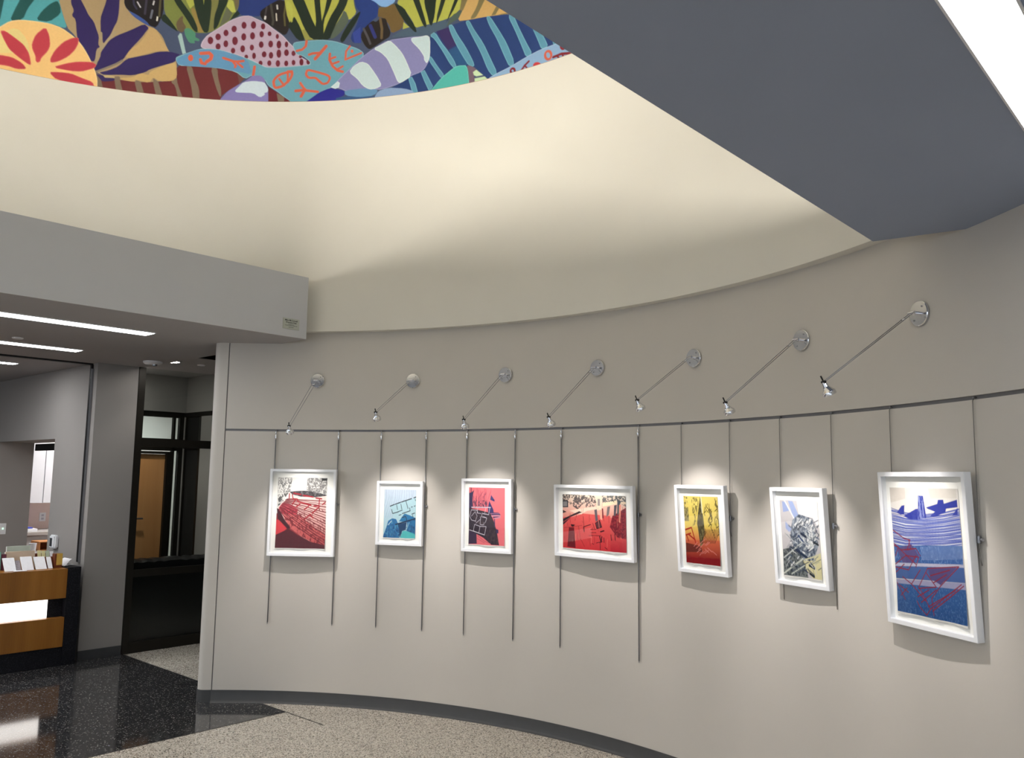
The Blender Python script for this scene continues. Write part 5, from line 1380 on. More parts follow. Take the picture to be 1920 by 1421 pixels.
def leaning(name, label, cat, y0, y1, z0, z1, x0, lean, th, mat, group=None, pages=False):
    """a leaflet or folder leaning back, its face towards +X"""
    t = thing(name, label, cat, (x0, (y0+y1)/2, z0), group)
    def slab(dx, zt, yy0, yy1, m, nm, b=0.0008):
        v = []
        for x, z in ((x0+dx, z0), (x0+dx-lean, zt), (x0+dx-lean-th, zt), (x0+dx-th, z0)):
            v += [(x, yy0, z), (x, yy1, z)]
        MB().add(v, [(0,1,3,2),(2,3,5,4),(4,5,7,6),(6,7,1,0),(0,2,4,6),(1,7,5,3)]).build(nm, m, t, b)
    slab(0, z1, y0, y1, mat, 'cover')
    slab(-th-0.0012, z1-0.004, y0+0.003, y1-0.003, M_PAPER, 'pages')
    return t
Z = 0.8485
GL = 'leaflets on the reception desk'
leaning('leaflet', 'white leaflet stack nearest the left picture edge on the desk', 'leaflet', 2.515, 2.605, Z, 0.955, -8.13, 0.09, 0.012, M_PAPER, GL)
leaning('leaflet', 'white leaflet stack in the middle of the desk rack', 'leaflet', 2.655, 2.745, Z, 0.958, -8.13, 0.09, 0.012, M_PAPER, GL)
leaning('leaflet', 'white leaflet stack at the right of the desk rack', 'leaflet', 2.765, 2.855, Z, 0.950, -8.14, 0.09, 0.012, M_PAPER, GL)
M_GREYP = plain('printed_grey', (150, 142, 148), 0.7, var=0.35, scale=120)
leaning('leaflet', 'grey printed leaflet between the white stacks', 'leaflet', 2.612, 2.648, Z, 0.93, -8.15, 0.06, 0.008, M_GREYP, GL)
leaning('leaflet', 'thin fanned leaflets at the right end of the rack', 'leaflet', 2.868, 2.905, Z, 0.945, -8.15, 0.07, 0.008, M_PAPER, GL)
leaning('file_folder', 'beige file folder standing behind the white leaflets', 'folder', 2.565, 2.80, Z, 1.000, -8.28, 0.03, 0.02, plain('manila', (206, 184, 160), 0.7), 'folders on the desk')
leaning('file_folder', 'grey-green file folder, tallest on the desk', 'folder', 2.60, 2.79, Z, 1.040, -8.37, 0.03, 0.02, plain('grey_green_card', (176, 184, 170), 0.7), 'folders on the desk')
leaning('binder', 'mint green binder at the left edge of the desk', 'binder', 2.44, 2.515, Z, 1.005, -8.25, 0.02, 0.03, plain('mint_card', (120, 180, 160), 0.6))
leaning('book', 'maroon book beside the mint binder', 'book', 2.522, 2.556, Z, 0.985, -8.24, 0.015, 0.03, plain('maroon_cloth', (92, 36, 52), 0.6))
t = thing('card_rack', 'small brown rack of pale yellow cards on the desk', 'card rack', (-8.3, 2.88, Z))
M_RACK = plain('rack_wood', (128, 66, 40), 0.5)
MB().box(-8.34, -8.24, 2.815, 2.955, Z, 0.862).box(-8.345, -8.335, 2.815, 2.955, Z, 0.972).box(-8.245, -8.235, 2.815, 2.955, Z, 0.945).build('rack_body', M_RACK, t, 0.001)
M_CARD = plain('pale_yellow_card', (222, 214, 160), 0.7); M_CARD2 = plain('pale_green_card', (190, 202, 176), 0.7)
for k, (yy, hh, mm) in enumerate(((2.82, 1.0, M_CARD), (2.855, 0.995, M_CARD), (2.89, 0.992, M_CARD2), (2.924, 0.985, M_PAPER))):
    MB().add([(-8.27, yy, 0.863), (-8.27, yy+0.03, 0.863), (-8.31, yy+0.03, hh), (-8.31, yy, hh), (-8.273, yy, 0.863), (-8.273, yy+0.03, 0.863), (-8.313, yy+0.03, hh), (-8.313, yy, hh)],
             [(0,1,2,3),(7,6,5,4),(0,4,5,1),(1,5,6,2),(2,6,7,3),(3,7,4,0)]).build('card', mm, t)
t = thing('pen_box', 'brown and yellow box standing right of the card rack', 'box', (-8.2, 2.955, Z))
MB().box(-8.24, -8.17, 2.925, 2.988, Z, 0.972).build('box_body', plain('brown_card', (110, 52, 26), 0.5), t, 0.002)
MB().box(-8.17, -8.167, 2.938, 2.988, 0.872, 0.975).build('front_label', plain('amber_card', (214, 176, 84), 0.5), t, 0.001)
# curling sheets at the desk end
t = thing('curled_paper', 'loose white sheets curling up at the desk end', 'paper', (-8.3, 3.03, 0.858))
sh = MB()
for layer in range(2):
    pr = []
    for k in range(12):
        s_ = k/11
        pr.append((3.0 + 0.085*s_, 0.850 + 0.004*layer + 0.06*(1-layer*0.9)*math.sin(s_*PI*0.62)**2 + 0.008))
    v = [(x, y, z) for y, z in pr for x in (-8.16, -8.34)] + [(x, y, z+0.0012) for y, z in pr for x in (-8.16, -8.34)]
    f = []
    for k in range(11):
        a = 2*k
        f += [(a, a+1, a+3, a+2), (24+a, 24+a+2, 24+a+3, 24+a+1), (a, a+2, 24+a+2, 24+a), (a+1, 24+a+1, 24+a+3, a+3)]
    f += [(0, 24, 25, 1), (22, 23, 47, 46)]
    sh.add(v, f, True)
sh.build('sheets', M_PAPER, t)
o = MB().box(-8.125, -8.07, 2.57, 2.67, Z, 0.853).build('booklet', M_PAPER, None, 0.001)
set_tags(o, 'thin white booklet lying flat on the desk front edge', 'booklet')

# wall devices
t = thing('thermostat', 'white thermostat with dark screen on the reception wall', 'thermostat', (-8.85, 3.17, 1.03))
MB().box(-8.925, -8.79, 3.127, 3.17, 0.965, 1.095).build('housing', M_WHITE, t, 0.012)
MB().box(-8.905, -8.845, 3.1255, 3.129, 0.985, 1.065).build('screen', plain('dark_screen', (48, 52, 58), 0.2), t)
t = thing('switch_plate', 'pale switch plate with a green pilot light in the passage', 'switch', (-10.85, 3.26, 1.05))
MB().box(-10.85, -10.843, 3.195, 3.328, 0.985, 1.108).build('plate', M_WHITE, t, 0.002)
MB().box(-10.843, -10.838, 3.225, 3.245, 1.02, 1.075).build('toggle', M_WHITE, t)
MB().box(-10.843, -10.838, 3.288, 3.302, 1.04, 1.056).build('pilot_light', glow('pilot_green', (0.4, 1.0, 0.6), 1.5), t)

# ------------------------------------------------------------------ back office seen through the passage
t = thing('office_light', 'bright ceiling panel lighting the back office', 'ceiling light', (-11.2, 4.9, 2.785))
MB().box(-11.8, -10.6, 4.3, 5.5, 2.777, 2.783).build('diffuser', M_GLOWO, t)
MB().box(-11.82, -11.8, 4.28, 5.52, 2.773, 2.7845).box(-10.6, -10.58, 4.28, 5.52, 2.773, 2.7845).box(-11.8, -10.6, 4.28, 4.3, 2.773, 2.7845).box(-11.8, -10.6, 5.5, 5.52, 2.773, 2.7845).build('trim_frame', M_WHITE, t)
for k, (y0, y1, lbl) in enumerate(((3.60, 4.118, 'white wall cabinet left of the thin seam in the back office'), (4.124, 4.75, 'white wall cabinet right of the thin seam in the back office'))):
    t = thing('wall_cabinet', lbl, 'cabinet', (-12.3, (y0+y1)/2, 1.29), 'white wall cabinets in the back office')
    MB().box(-12.42, -12.11, y0, y1, 1.292, 2.08).build('body', M_CAB, t)
    MB().box(-12.109, -12.09, y0+0.002, y1-0.002, 1.292, 2.08).build('door', M_CAB, t, 0.001)
o = MB().box(-12.419, -12.405, 3.58, 5.2, 0.935, 1.29).build('backsplash', M_SPLASH)
set_tags(o, 'blush pink backsplash under the white wall cabinets', 'backsplash')
t = thing('base_cabinet', 'office base cabinet under the counter in the back office', 'cabinet', (-12.1, 4.4, 0))
MB().box(-12.40, -11.86, 3.58, 5.2, 0.0, 0.89).build('body', M_CAB, t, 0.002)
for y0 in (3.6, 4.14, 4.68):
    dr = MB().box(-11.86, -11.842, y0, y0+0.5, 0.1, 0.87).build('door', M_CAB, t, 0.002)
o = MB().box(-12.40, -11.80, 3.58, 5.2, 0.891, 0.93).build('worktop', plain('worktop_grey', (190, 186, 182), 0.4), None, 0.002)
set_tags(o, 'pale worktop along the back office wall', 'worktop')
t = thing('outlet_plate', 'white outlet plate on the blush backsplash', 'outlet', (-12.405, 4.24, 1.1))
MB().box(-12.405, -12.398, 4.20, 4.28, 1.035, 1.15).build('plate', M_WHITE, t, 0.001)
for z in (1.07, 1.115): MB().box(-12.398, -12.396, 4.225, 4.255, z-0.014, z+0.014).build('socket', plain('socket_grey', (190, 190, 200), 0.4), t)
def simple(name, label, cat, mb, mat, bevel=0.002): return set_tags(mb.build(name, mat, None, bevel), label, cat)
simple('paper_stack', 'stack of white papers on the office worktop', 'papers', MB().box(-12.2, -11.9, 3.78, 4.02, 0.931, 0.968), M_PAPER)
simple('blue_folder', 'blue folder lying on the white papers', 'folder', MB().box(-12.18, -11.95, 3.8, 3.98, 0.969, 0.985), plain('blue_card', (70, 84, 190), 0.5))
t = thing('letter_tray', 'orange-brown letter tray on the office desk', 'tray', (-11.5, 4.0, 0.73))
MOR = plain('orange_wood', (206, 140, 84), 0.5)
MB().box(-11.62, -11.32, 3.86, 4.14, 0.732, 0.742).box(-11.62, -11.61, 3.86, 4.14, 0.742, 0.83).box(-11.61, -11.32, 4.13, 4.14, 0.742, 0.83).box(-11.61, -11.32, 3.86, 3.87, 0.742, 0.83).build('tray_body', MOR, t, 0.001)
MB().box(-11.62, -11.32, 3.86, 4.14, 0.831, 0.842).build('tray_shelf', MOR, t, 0.001)
t = thing('office_desk', 'grey office desk in the back office behind the black chair', 'desk', (-11.4, 4.2, 0))
MB().box(-11.7, -11.0, 3.62, 5.0, 0.70, 0.731).build('desk_top', plain('laminate_grey', (150, 148, 146), 0.4), t, 0.002)
for x in (-11.66, -11.08):
    for y in (3.66, 4.92): MB().box(x, x+0.04, y, y+0.04, 0.0, 0.70).build('leg', M_BLACK, t)
t = thing('paper_cup', 'white cup on the grey office desk', 'cup', (-11.3, 3.78, 0.732))
MB().lathe([(0.032, 0.0), (0.042, 0.10), (0.039, 0.10), (0.030, 0.006)], (-11.3, 3.78, 0.732), (0, 0, 1), 20).build('cup_body', M_PAPER, t)
# black office chair
t = thing('office_chair', 'black office chair with curved armrest in the back office', 'chair', (-10.75, 3.95, 0))
MB().box(-10.98, -10.52, 3.72, 4.18, 0.42, 0.50).build('seat', M_LEATHER, t, 0.03)
MB().box(-10.56, -10.49, 3.74, 4.16, 0.52, 0.86).build('backrest', M_LEATHER, t, 0.03)
for y in (3.70, 4.20):
    MB().tube([(-10.9, y, 0.45), (-10.93, y, 0.60), (-10.88, y, 0.68), (-10.70, y, 0.70), (-10.56, y, 0.66), (-10.52, y, 0.56)], 0.022).build('armrest', M_BLACK, t)
MB().tube([(-10.75, 3.95, 0.08), (-10.75, 3.95, 0.42)], 0.025).build('column', M_STEEL, t)
for k in range(5):
    a = 2*PI*k/5
    leg = MB().tube([(-10.75, 3.95, 0.10), (-10.75+0.28*math.cos(a), 3.95+0.28*math.sin(a), 0.065)], 0.016).build('leg', M_BLACK, t)
    MB().lathe([(0.03, -0.012), (0.03, 0.012)], (-10.75+0.28*math.cos(a), 3.95+0.28*math.sin(a), 0.031), (math.sin(a), -math.cos(a), 0), 14).build('caster', M_BLACK, leg)
# black sofa behind the lower glass
t = thing('sofa', 'black leather sofa standing behind the lower glass pane', 'sofa', (-8.55, 4.05, 0))
bk = MB(); n = 24
top = [(3.66 + 0.82*k/n, 0.868 + 0.006*math.sin(k*1.9) + (0.008 if k in (12, 13) else 0)) for k in range(n+1)]
v = [(x, y, z) for y, z in top for x, z in ((-8.24, 0.06), (-8.225, z-0.03), (-8.27, z), (-8.38, z-0.004), (-8.42, 0.40), (-8.42, 0.06))]
f = [(i*6+j, i*6+(j+1) % 6, (i+1)*6+(j+1) % 6, (i+1)*6+j) for i in range(n) for j in range(6)] + [tuple(range(5, -1, -1)), tuple(n*6+j for j in range(6))]
bk.add(v, f, True).build('backrest', M_LEATHER, t)
MB().box(-8.95, -8.43, 3.66, 4.48, 0.06, 0.40).build('seat_base', M_LEATHER, t, 0.02)
for y0 in (3.665, 4.075): MB().box(-8.95, -8.44, y0, y0+0.40, 0.405, 0.50).build('seat_cushion', M_LEATHER, t, 0.03)
for x, y in ((-8.9, 3.7), (-8.9, 4.44), (-8.28, 3.7), (-8.28, 4.44)): MB().box(x-0.02, x+0.02, y-0.02, y+0.02, 0.0, 0.06).build('foot', M_BLACK, t)

# ------------------------------------------------------------------ printed surfaces: shapes laid down as flat ink on a fine sheet
def value_noise(U, V, freq, seed):
    rs = np.random.RandomState(seed); n = 64
    g_ = rs.rand(n, n)
    out = 0
    for o_, amp in ((1, 0.65), (2.3, 0.35)):
        x = U*freq*o_/10.0; y = V*freq*o_/10.0*1.0
        xi = np.floor(x).astype(int); yi = np.floor(y).astype(int); fx = x-xi; fy = y-yi
        fx = fx*fx*(3-2*fx); fy = fy*fy*(3-2*fy)
        a = g_[xi % n, yi % n]; b = g_[(xi+1) % n, yi % n]; c = g_[xi % n, (yi+1) % n]; e = g_[(xi+1) % n, (yi+1) % n]
        out = out + amp*((a*(1-fx)+b*fx)*(1-fy) + (c*(1-fx)+e*fx)*fy)
    return out

def seg_dist(X, Y, a, b):
    dx, dy = b[0]-a[0], b[1]-a[1]; L = dx*dx+dy*dy + 1e-9
    t_ = np.clip(((X-a[0])*dx + (Y-a[1])*dy)/L, 0, 1)
    return np.hypot(X-a[0]-t_*dx, Y-a[1]-t_*dy)

def rounded(P):
    """one corner-cutting pass, so that cut-out shapes read as brushed curves"""
    Q = np.roll(P, -1, 0)
    return np.stack([P*0.8 + Q*0.2, P*0.2 + Q*0.8], 1).reshape(-1, 2)

def rasterise(shapes, xs, ys, base, cell, soft=False):
    """xs, ys: coordinate arrays of the sheet's grid; returns linear colours (rows, cols, 3)"""
    img = np.empty((len(ys), len(xs), 3)); img[:] = lin(base)
    xo, yo = np.argsort(xs), np.argsort(ys)
    for si, sh_ in enumerate(shapes):
        kind, col = sh_[0], sh_[1]; P = np.array(sh_[-1], float)
        if soft and kind in 'pc' and len(P) >= 6: P = rounded(P)
        pad = cell*1.5 + (sh_[2] if kind in 'lc' else 0)
        ci = np.nonzero((xs >= P[:, 0].min()-pad) & (xs <= P[:, 0].max()+pad))[0]
        ri = np.nonzero((ys >= P[:, 1].min()-pad) & (ys <= P[:, 1].max()+pad))[0]
        if not len(ci) or not len(ri): continue
        c0, c1, r0, r1 = ci[0], ci[-1]+1, ri[0], ri[-1]+1
        X, Y = np.meshgrid(xs[c0:c1], ys[r0:r1])
        dist = np.full(X.shape, 1e9)
        n_ = len(P); closed = kind != 'l'
        inside = np.zeros(X.shape, bool)
        for k in range(n_ if closed else n_-1):
            a, b = P[k], P[(k+1) % n_]
            dist = np.minimum(dist, seg_dist(X, Y, a, b))
            if kind not in 'lc':
                cr = ((a[1] > Y) != (b[1] > Y)) & (X < (b[0]-a[0])*(Y-a[1])/((b[1]-a[1]) or 1e-9)+a[0])
                inside ^= cr
        sd = dist - sh_[2]/2 if kind in 'lc' else np.where(inside, -dist, dist)
        cov = np.clip(0.5 - sd/cell, 0, 1)
        if kind == 'n':
            nz = value_noise(X/1000+si, Y/1000*0.8, sh_[3]*8, si)
            cov = cov*np.clip((nz-sh_[2])/0.22 + 0.5, 0, 1)*0.9
        if kind == 'g':
            lo, hi = max(0, P[:, 1].min()), min(1000, P[:, 1].max())
            tt = np.clip((Y-lo)/(hi-lo), 0, 1)[..., None]
            colr = np.array(lin(col))*(1-tt) + np.array(lin(sh_[2]))*tt
        else: colr = np.array(lin(col))
        sub = img[r0:r1, c0:c1]
        img[r0:r1, c0:c1] = sub*(1-cov[..., None]) + colr*cov[..., None]
    return img

def sheet_mesh(name, verts, rows, cols, colors, mat, parent=None):
    me = bpy.data.meshes.new(name)
    idx = np.arange(rows*cols).reshape(rows, cols)
    q = np.stack([idx[:-1, :-1], idx[1:, :-1], idx[1:, 1:], idx[:-1, 1:]], -1).reshape(-1, 4)
    me.vertices.add(rows*cols); me.vertices.foreach_set('co', verts.astype(np.float32).ravel())
    me.loops.add(q.size); me.loops.foreach_set('vertex_index', q.ravel().astype(np.int32))
    me.polygons.add(len(q)); me.polygons.foreach_set('loop_start', np.arange(0, q.size, 4, dtype=np.int32))
    me.polygons.foreach_set('use_smooth', np.ones(len(q), bool))
    me.update(calc_edges=True)
    at = me.color_attributes.new('ink', 'FLOAT_COLOR', 'POINT')
    rgba = np.ones((rows*cols, 4), np.float32); rgba[:, :3] = colors.reshape(-1, 3)
    at.data.foreach_set('color', rgba.ravel())
    o = bpy.data.objects.new(name, me); COL.objects.link(o); me.materials.append(mat)
    if parent is not None: o.parent = parent
    return o

# ---- mural wrapped round the upper drum: arc length from 130 degrees, in millimetres, height in millimetres
xs = np.concatenate([np.linspace(-3300, -2560, 60)[:-1], np.arange(-2560, 2330, 4.4), np.linspace(2330, 4600, 160)])
ys = np.concatenate([np.arange(4721, 5660, 4.4), np.linspace(5664, 6500, 90)])
extra = [('p', (36, 52, 112), 0, [(-3300, 5640), (4600, 5640), (4600, 6600), (-3300, 6600)]),
         ('p', (200, 165, 105), 0, [(2400, 4700), (4600, 4700), (4600, 5200), (3600, 5400), (2900, 5250)]),
         ('p', (35, 85, 85), 0, [(2600, 5250), (3300, 5330), (3600, 5900), (2800, 5800)]),
         ('p', (170, 148, 112), 0, [(900, 5640), (1900, 5640), (1700, 5950), (1200, 6000)]),
         ('p', (48, 38, 92), 0, [(1600, 5640), (1720, 5640), (1800, 6050)]), ('p', (48, 38, 92), 0, [(1250, 5640), (1380, 5640), (1330, 6080)]),
         ('p', (150, 165, 75), 0, [(200, 5640), (760, 5640), (700, 5900), (350, 5950)]), ('p', (34, 46, 38), 0, [(420, 5640), (520, 5640), (560, 6000)]),
         ('p', (178, 182, 85), 0, [(-260, 5640), (120, 5640), (60, 5950), (-200, 5900)]), ('p', (34, 46, 38), 0, [(-120, 5640), (0, 5640), (-80, 6000)]),
         ('p', (178, 182, 85), 0, [(-1100, 5640), (-650, 5640), (-600, 5920), (-1000, 5950)]), ('p', (34, 46, 38), 0, [(-900, 5640), (-780, 5640), (-860, 6020)]),
         ('p', (200, 165, 105), 0, [(-2000, 5500), (-1300, 5640), (-1500, 6000), (-2200, 5900)]),
         ('p', (135, 180, 235), 0, [(-520, 5660), (-380, 5640), (-300, 5760), (-420, 5860), (-560, 5800)])]
img = rasterise(extra + MURAL_SHAPES, xs, ys, (72, 84, 112), 4.6, True)
th = np.radians(130) + xs/1000/R2
rr = R2 - 0.006
V = np.empty((len(ys), len(xs), 3))
V[..., 0] = CX + rr*np.cos(th)[None, :]; V[..., 1] = CY + rr*np.sin(th)[None, :]; V[..., 2] = ys[:, None]/1000
mu = thing('mural', 'colourful painted mural of fish, shells and leaves on the upper wall', 'mural', polar(130, R2, ZM))
bpy.context.view_layer.update()
V -= np.array(mu.location)
sheet_mesh('painted_face', V, len(ys), len(xs), img*0.93, M_MURAL, mu)
a_lo, a_hi = 130 + math.degrees(-3.3/R2), 130 + math.degrees(4.6/R2)
MB().sweep([(R2-0.0055, ZM), (R2-0.0055, 6.5), (R2, 6.5), (R2, ZM)], a_lo, a_hi, 110).build('panel', plain('mural_board', (200, 180, 160), 0.7), mu)

# ------------------------------------------------------------------ framed prints, their hangers and lamps
def radial_frame(ang, r, z, tilt=0.0, yaw=0.0):
    """x along the wall (to the viewer's right), y up, z out of the wall"""
    t_ = math.radians(ang)
    nr = Vector((-math.cos(t_), -math.sin(t_), 0))
    nr = Matrix.Rotation(yaw, 3, 'Z') @ nr
    ex = Vector((-nr.y, nr.x, 0))
    upz = Vector((0, 0, 1))
    ey = upz*math.cos(tilt) + nr*math.sin(tilt); ez = nr*math.cos(tilt) - upz*math.sin(tilt)
    M = Matrix((ex, ey, ez)).transposed().to_4x4()
    M.translation = polar(ang, r, z)
    return M

PICS = {
 1: (126.12, 1.426, 0.520, 0.659, -0.003, 0.02, (-0.205, 0.187, 0.265, -0.270), 'white framed print of a red and white boat hull', 'the red hull print'),
 2: (114.40, 1.437, 0.376, 0.475, 0.004, 0.0, (-0.135, 0.128, 0.1755, -0.1825), 'white framed pale blue print of rocks with a floor plan', 'the pale blue print'),
 3: (103.69, 1.441, 0.412, 0.521, 0.021, 0.0, (-0.155, 0.143, 0.1975, -0.2085), 'white framed pink print with a dark tower and flag', 'the pink tower print'),
 4: (90.54, 1.432, 0.648, 0.475, 0.030, -0.03, (-0.2675, 0.255, 0.174, -0.182), 'wide white framed red landscape-format print', 'the wide red print'),
 5: (78.06, 1.428, 0.375, 0.510, 0.061, 0.0, (-0.139, 0.121, 0.1905, -0.1995), 'white framed yellow and dark red print', 'the yellow and red print'),
 6: (67.50, 1.433, 0.355, 0.497, 0.062, 0.03, (-0.135, 0.118, 0.183, -0.202), 'white framed grey and white shattered-lines print', 'the grey print'),
 7: (55.53, 1.433, 0.500, 0.656, 0.041, 0.025, (-0.2065, 0.186, 0.2605, -0.2745), 'largest white framed blue print with red lines, at far right', 'the large blue print'),
}
FD, FW = 0.034, 0.020        # frame depth and face width
for i, (ang, z, w, h, tilt, yaw, pr_, label, short) in PICS.items():
    M = radial_frame(ang, R-{1: 0.068, 4: 0.075}.get(i, 0.062), z, tilt, yaw)       # origin on the front plane
    t = thing('framed_print', label, 'framed print', group='framed prints on the curved wall', mat=M)
    W, Hh = w/2, h/2
    fr = MB()
    o_ = [(-W, -Hh), (W, -Hh), (W, Hh), (-W, Hh)]; i_ = [(-W+FW, -Hh+FW), (W-FW, -Hh+FW), (W-FW, Hh-FW), (-W+FW, Hh-FW)]
    v = [(x, y, 0) for x, y in o_] + [(x, y, 0) for x, y in i_] + [(x, y, -FD) for x, y in o_] + [(x, y, -FD) for x, y in i_]
    f = []
    for k in range(4):
        j = (k+1) % 4
        f += [(k, j, 4+j, 4+k), (k, 8+k, 8+j, j), (4+k, 4+j, 12+j, 12+k), (8+k, 12+k, 12+j, 8+j)]
    fr.add(v, f).build('frame', M_FRAME, t, 0.0015, M=M)
    MB().box(-W+FW, W-FW, -Hh+FW, Hh-FW, -FD, -0.026).build('mat_board', M_MAT, t, M=M)
    MB().box(-W+FW, W-FW, -Hh+FW, Hh-FW, -0.0075, -0.005).build('glass_pane', M_PICGLASS, t, M=M)
    x0, x1, y1, y0 = pr_
    cell = 0.0019 if i == 7 else 0.0023
    nc, nr_ = int((x1-x0)/cell), int((y1-y0)/cell)
    us = np.linspace(0, 1000, nc); vs = np.linspace(0, 1000, nr_)
    im = rasterise(PRINT_SHAPES[i], us, vs, (235, 232, 230), 1000*cell/(x1-x0))
    # deckled lower margin of bare paper
    md = 5
    rs = np.random.RandomState(i)
    wob = np.convolve(rs.rand(nc+40), np.ones(41)/41, 'valid')[:nc]; wob = (wob-wob.min())/(wob.max()-wob.min()+1e-6)
    wob = 0.5*wob + 0.5*(0.5+0.5*np.sin(us/1000*PI*(3+i % 3) + i))
    V = np.zeros((nr_+md, nc, 3)); C = np.empty((nr_+md, nc, 3)); C[:] = lin((236, 234, 232)); C[:nr_] = im
    X = x0 + (x1-x0)*us/1000
    for k in range(nr_): V[k, :, 0] = X; V[k, :, 1] = y1 + (y0-y1)*vs[k]/1000
    for k in range(md):
        V[nr_+k, :, 0] = X; V[nr_+k, :, 1] = y0 - (0.003 + 0.009*wob)*(k+1)/md
    s_ = np.clip((y0+0.10-V[..., 1])/0.10, 0, 1.2)
    V[..., 2] = -0.0245 + 0.006*s_*(0.3+0.7*wob)[None, :]
    C[:, :1] = lin((232, 230, 228)); C[:, -1:] = lin((226, 224, 222)); C[:1] = lin((236, 234, 232))
    ps = sheet_mesh('print_sheet', V, nr_+md, nc, C*0.80, M_PRINT, t)
    ps.matrix_world = M

# hangers: rods carry the first four, thin cables the last three
HANG = {1: ((129.8, 122.35), 'rod'), 2: ((117.15, 111.64), 'rod'), 3: ((106.6, 100.65), 'rod'), 4: ((95.0, 85.77), 'rod'), 5: ((80.78, 75.36), 'wire'), 6: ((69.94, 64.68), 'wire'), 7: ((59.02, 51.73), 'wire')}
def hanger(ang, kind, side, short, z_low, zp):
    lbl = ('%s steel hanging rod of %s' if kind == 'rod' else '%s thin steel cable holding up %s') % (side, short)
    t = thing('hanging_rod' if kind == 'rod' else 'hanging_cable', lbl, 'hanger', polar(ang, R-0.012, z_low), 'hangers from the picture rail')
    def P(r, z, da=0.0): return polar(ang+da, r, z)
    if kind == 'rod':
        MB().tube([P(R-0.010, z_low), P(R-0.010, 2.005)], 0.0042, 8).build('rod', M_STEEL, t)
        MB().tube([P(R-0.010, 1.985), P(R-0.010, 1.993), P(R-0.010, 2.015), P(R-0.010, 2.022)], 0, 10, radii=[0.0046, 0.0075, 0.0075, 0.005]).build('ferrule', M_CHROME, t)
        MB().tube([P(R-0.010, 2.02), P(R-0.010, 2.038), P(R-0.010, 2.048), P(R+0.004, 2.054), P(R+0.011, 2.054)], 0.0042, 8).build('top_hook', M_CHROME, t)
        MB().tube([P(R-0.010, z_low-0.012), P(R-0.010, z_low)], 0, 8, radii=[0.0015, 0.0042]).build('tip', M_STEEL, t)
    else:
        MB().tube([P(R+0.011, 2.055), P(R-0.003, 2.052), P(R-0.008, 2.04), P(R-0.009, 1.9), P(R-0.011, zp)], 0.0020, 6).build('cable', M_WIRE, t)
        if z_low < zp-0.02: MB().tube([P(R-0.011, zp), P(R-0.004, z_low)], 0.0020, 6).build('cable_tail', M_WIRE, t)
        MB().tube([P(R+0.004, 2.058), P(R-0.004, 2.056), P(R-0.006, 2.046)], 0.004, 8).build('top_hook', M_STEEL, t)
    # clamp that carries the frame
    zc_ = 1.49 if kind == 'rod' else 1.50
    c = P(R-0.010 if kind == 'rod' else R-0.011, zc_)
    rad = (polar(ang, 1)-polar(ang, 0)).normalized(); tan = Vector((-rad.y, rad.x, 0))
    MB().lathe([(0.008, -0.014), (0.008, 0.014)], c, (0, 0, 1), 12).build('clamp', M_STEEL, t)
    MB().tube([c, c - tan*0.016], 0.0042, 8).lathe([(0.007, 0.014), (0.007, 0.022)], c, -tan, 12).build('clamp_screw', M_STEEL, t)
for i, ((aL, aR), kind) in HANG.items():
    z, h, short = PICS[i][1], PICS[i][3], PICS[i][8]
    lo = 0.597 if kind == 'rod' else {5: 1.40, 6: 1.10, 7: 1.40}[i]
    hanger(aL, kind, 'left', short, lo, z)
    hanger(aR, kind, 'right', short, lo if kind == 'rod' else lo, z)

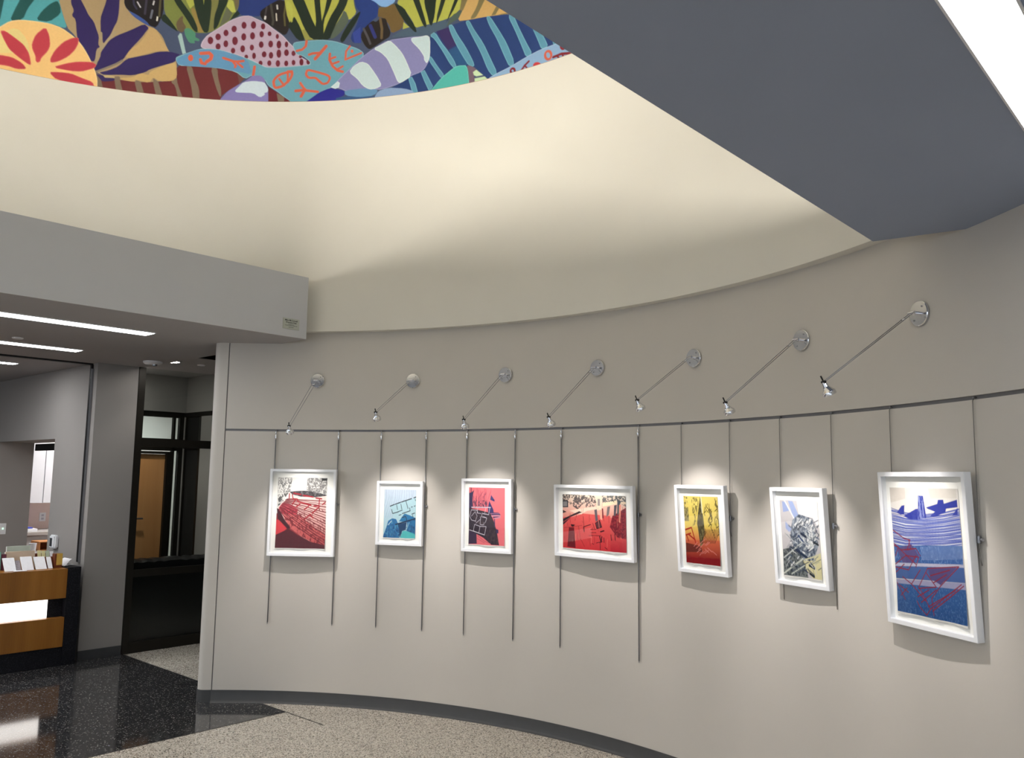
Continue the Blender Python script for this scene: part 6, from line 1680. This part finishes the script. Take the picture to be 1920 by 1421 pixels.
# picture lamps on slender twin-wire arms
LAMPS = {1: (125.17, 0.533, 2.447, -0.416), 2: (113.49, 0.577, 2.437, -0.315), 3: (101.98, 0.533, 2.452, -0.389), 4: (90.66, 0.506, 2.453, -0.392), 5: (79.25, 0.475, 2.447, -0.318), 6: (67.44, 0.499, 2.448, -0.382), 7: (55.95, 0.475, 2.449, -0.350)}
for i, (ang, out, zb, dz) in LAMPS.items():
    rad = (polar(ang, 1)-polar(ang, 0)).normalized(); tan = Vector((-rad.y, rad.x, 0)); upz = Vector((0, 0, 1))
    B = polar(ang, R, zb)
    t = thing('picture_lamp', 'chrome wall lamp on a long wire arm above %s' % PICS[i][8], 'wall lamp', B, 'picture lamps on the curved wall')
    MB().lathe([(0.054, 0.0005), (0.056, 0.004), (0.056, 0.010), (0.053, 0.013), (0.0, 0.0135)], B, -rad, 32, caps=False).build('wall_plate', M_CHROME, t)
    for a_, b_ in ((-0.6, 0.7), (0.6, -0.7)):
        c = B + tan*a_*0.04 + upz*b_*0.04
        MB().lathe([(0.004, 0.012), (0.004, 0.0155), (0.002, 0.0165)], c, -rad, 10).build('screw', M_STEEL, t)
    q = B - rad*0.045
    br = MB().lathe([(0.010, 0.012), (0.009, 0.045)], B, -rad, 14).tube([q - tan*0.018, q + tan*0.018], 0.0075, 10)
    br.build('bracket', M_CHROME, t)
    head = polar(ang, R-out, zb+dz)
    # the head looks down at the middle of its picture
    tgt = polar(PICS[i][0], R-0.05, 1.29)
    ax = (tgt-head).normalized()
    pivot = head - ax*0.034
    for sgn in (-1, 1):
        MB().tube([q + tan*0.012*sgn, pivot + tan*0.0085*sgn], 0.0018, 6).build('arm_wire', M_STEEL, t)
    cl = q + (pivot-q)*0.10
    MB().tube([cl - tan*0.012, cl + tan*0.012], 0.0042, 8).build('arm_clip', M_CHROME, t)
    MB().tube([pivot - tan*0.011, pivot + tan*0.011], 0.006, 10).build('pivot', M_BLACK, t)
    MB().tube([pivot - ax*0.028 , pivot], 0.0035, 8).build('adjusting_pin', M_BLACK, t)
    hd = MB().lathe([(0.006, -0.034), (0.010, -0.027), (0.0115, -0.014), (0.019, 0.0), (0.0265, 0.008), (0.0285, 0.011), (0.0285, 0.026), (0.0255, 0.026), (0.0255, 0.014)], head, ax, 24, caps=False).build('head', M_CHROME, t)
    MB().lathe([(0.0005, 0.0165), (0.025, 0.0165)], head, ax, 24, caps=False).build('lens', M_LENS, hd)
    ld = bpy.data.lights.new('picture_lamp_beam', 'SPOT')
    ld.energy = PICTURE; ld.color = (1.0, 0.925, 0.875)
    ld.spot_size = math.radians(66); ld.spot_blend = 1.0; ld.shadow_soft_size = 0.010
    lo = bpy.data.objects.new('picture_lamp_beam', ld); COL.objects.link(lo)
    lo.matrix_world = Matrix.Translation(head + ax*0.03) @ ax.to_track_quat('-Z', 'Y').to_matrix().to_4x4()
    bpy.context.view_layer.update()
    lo.parent = t; lo.matrix_parent_inverse = t.matrix_world.inverted()
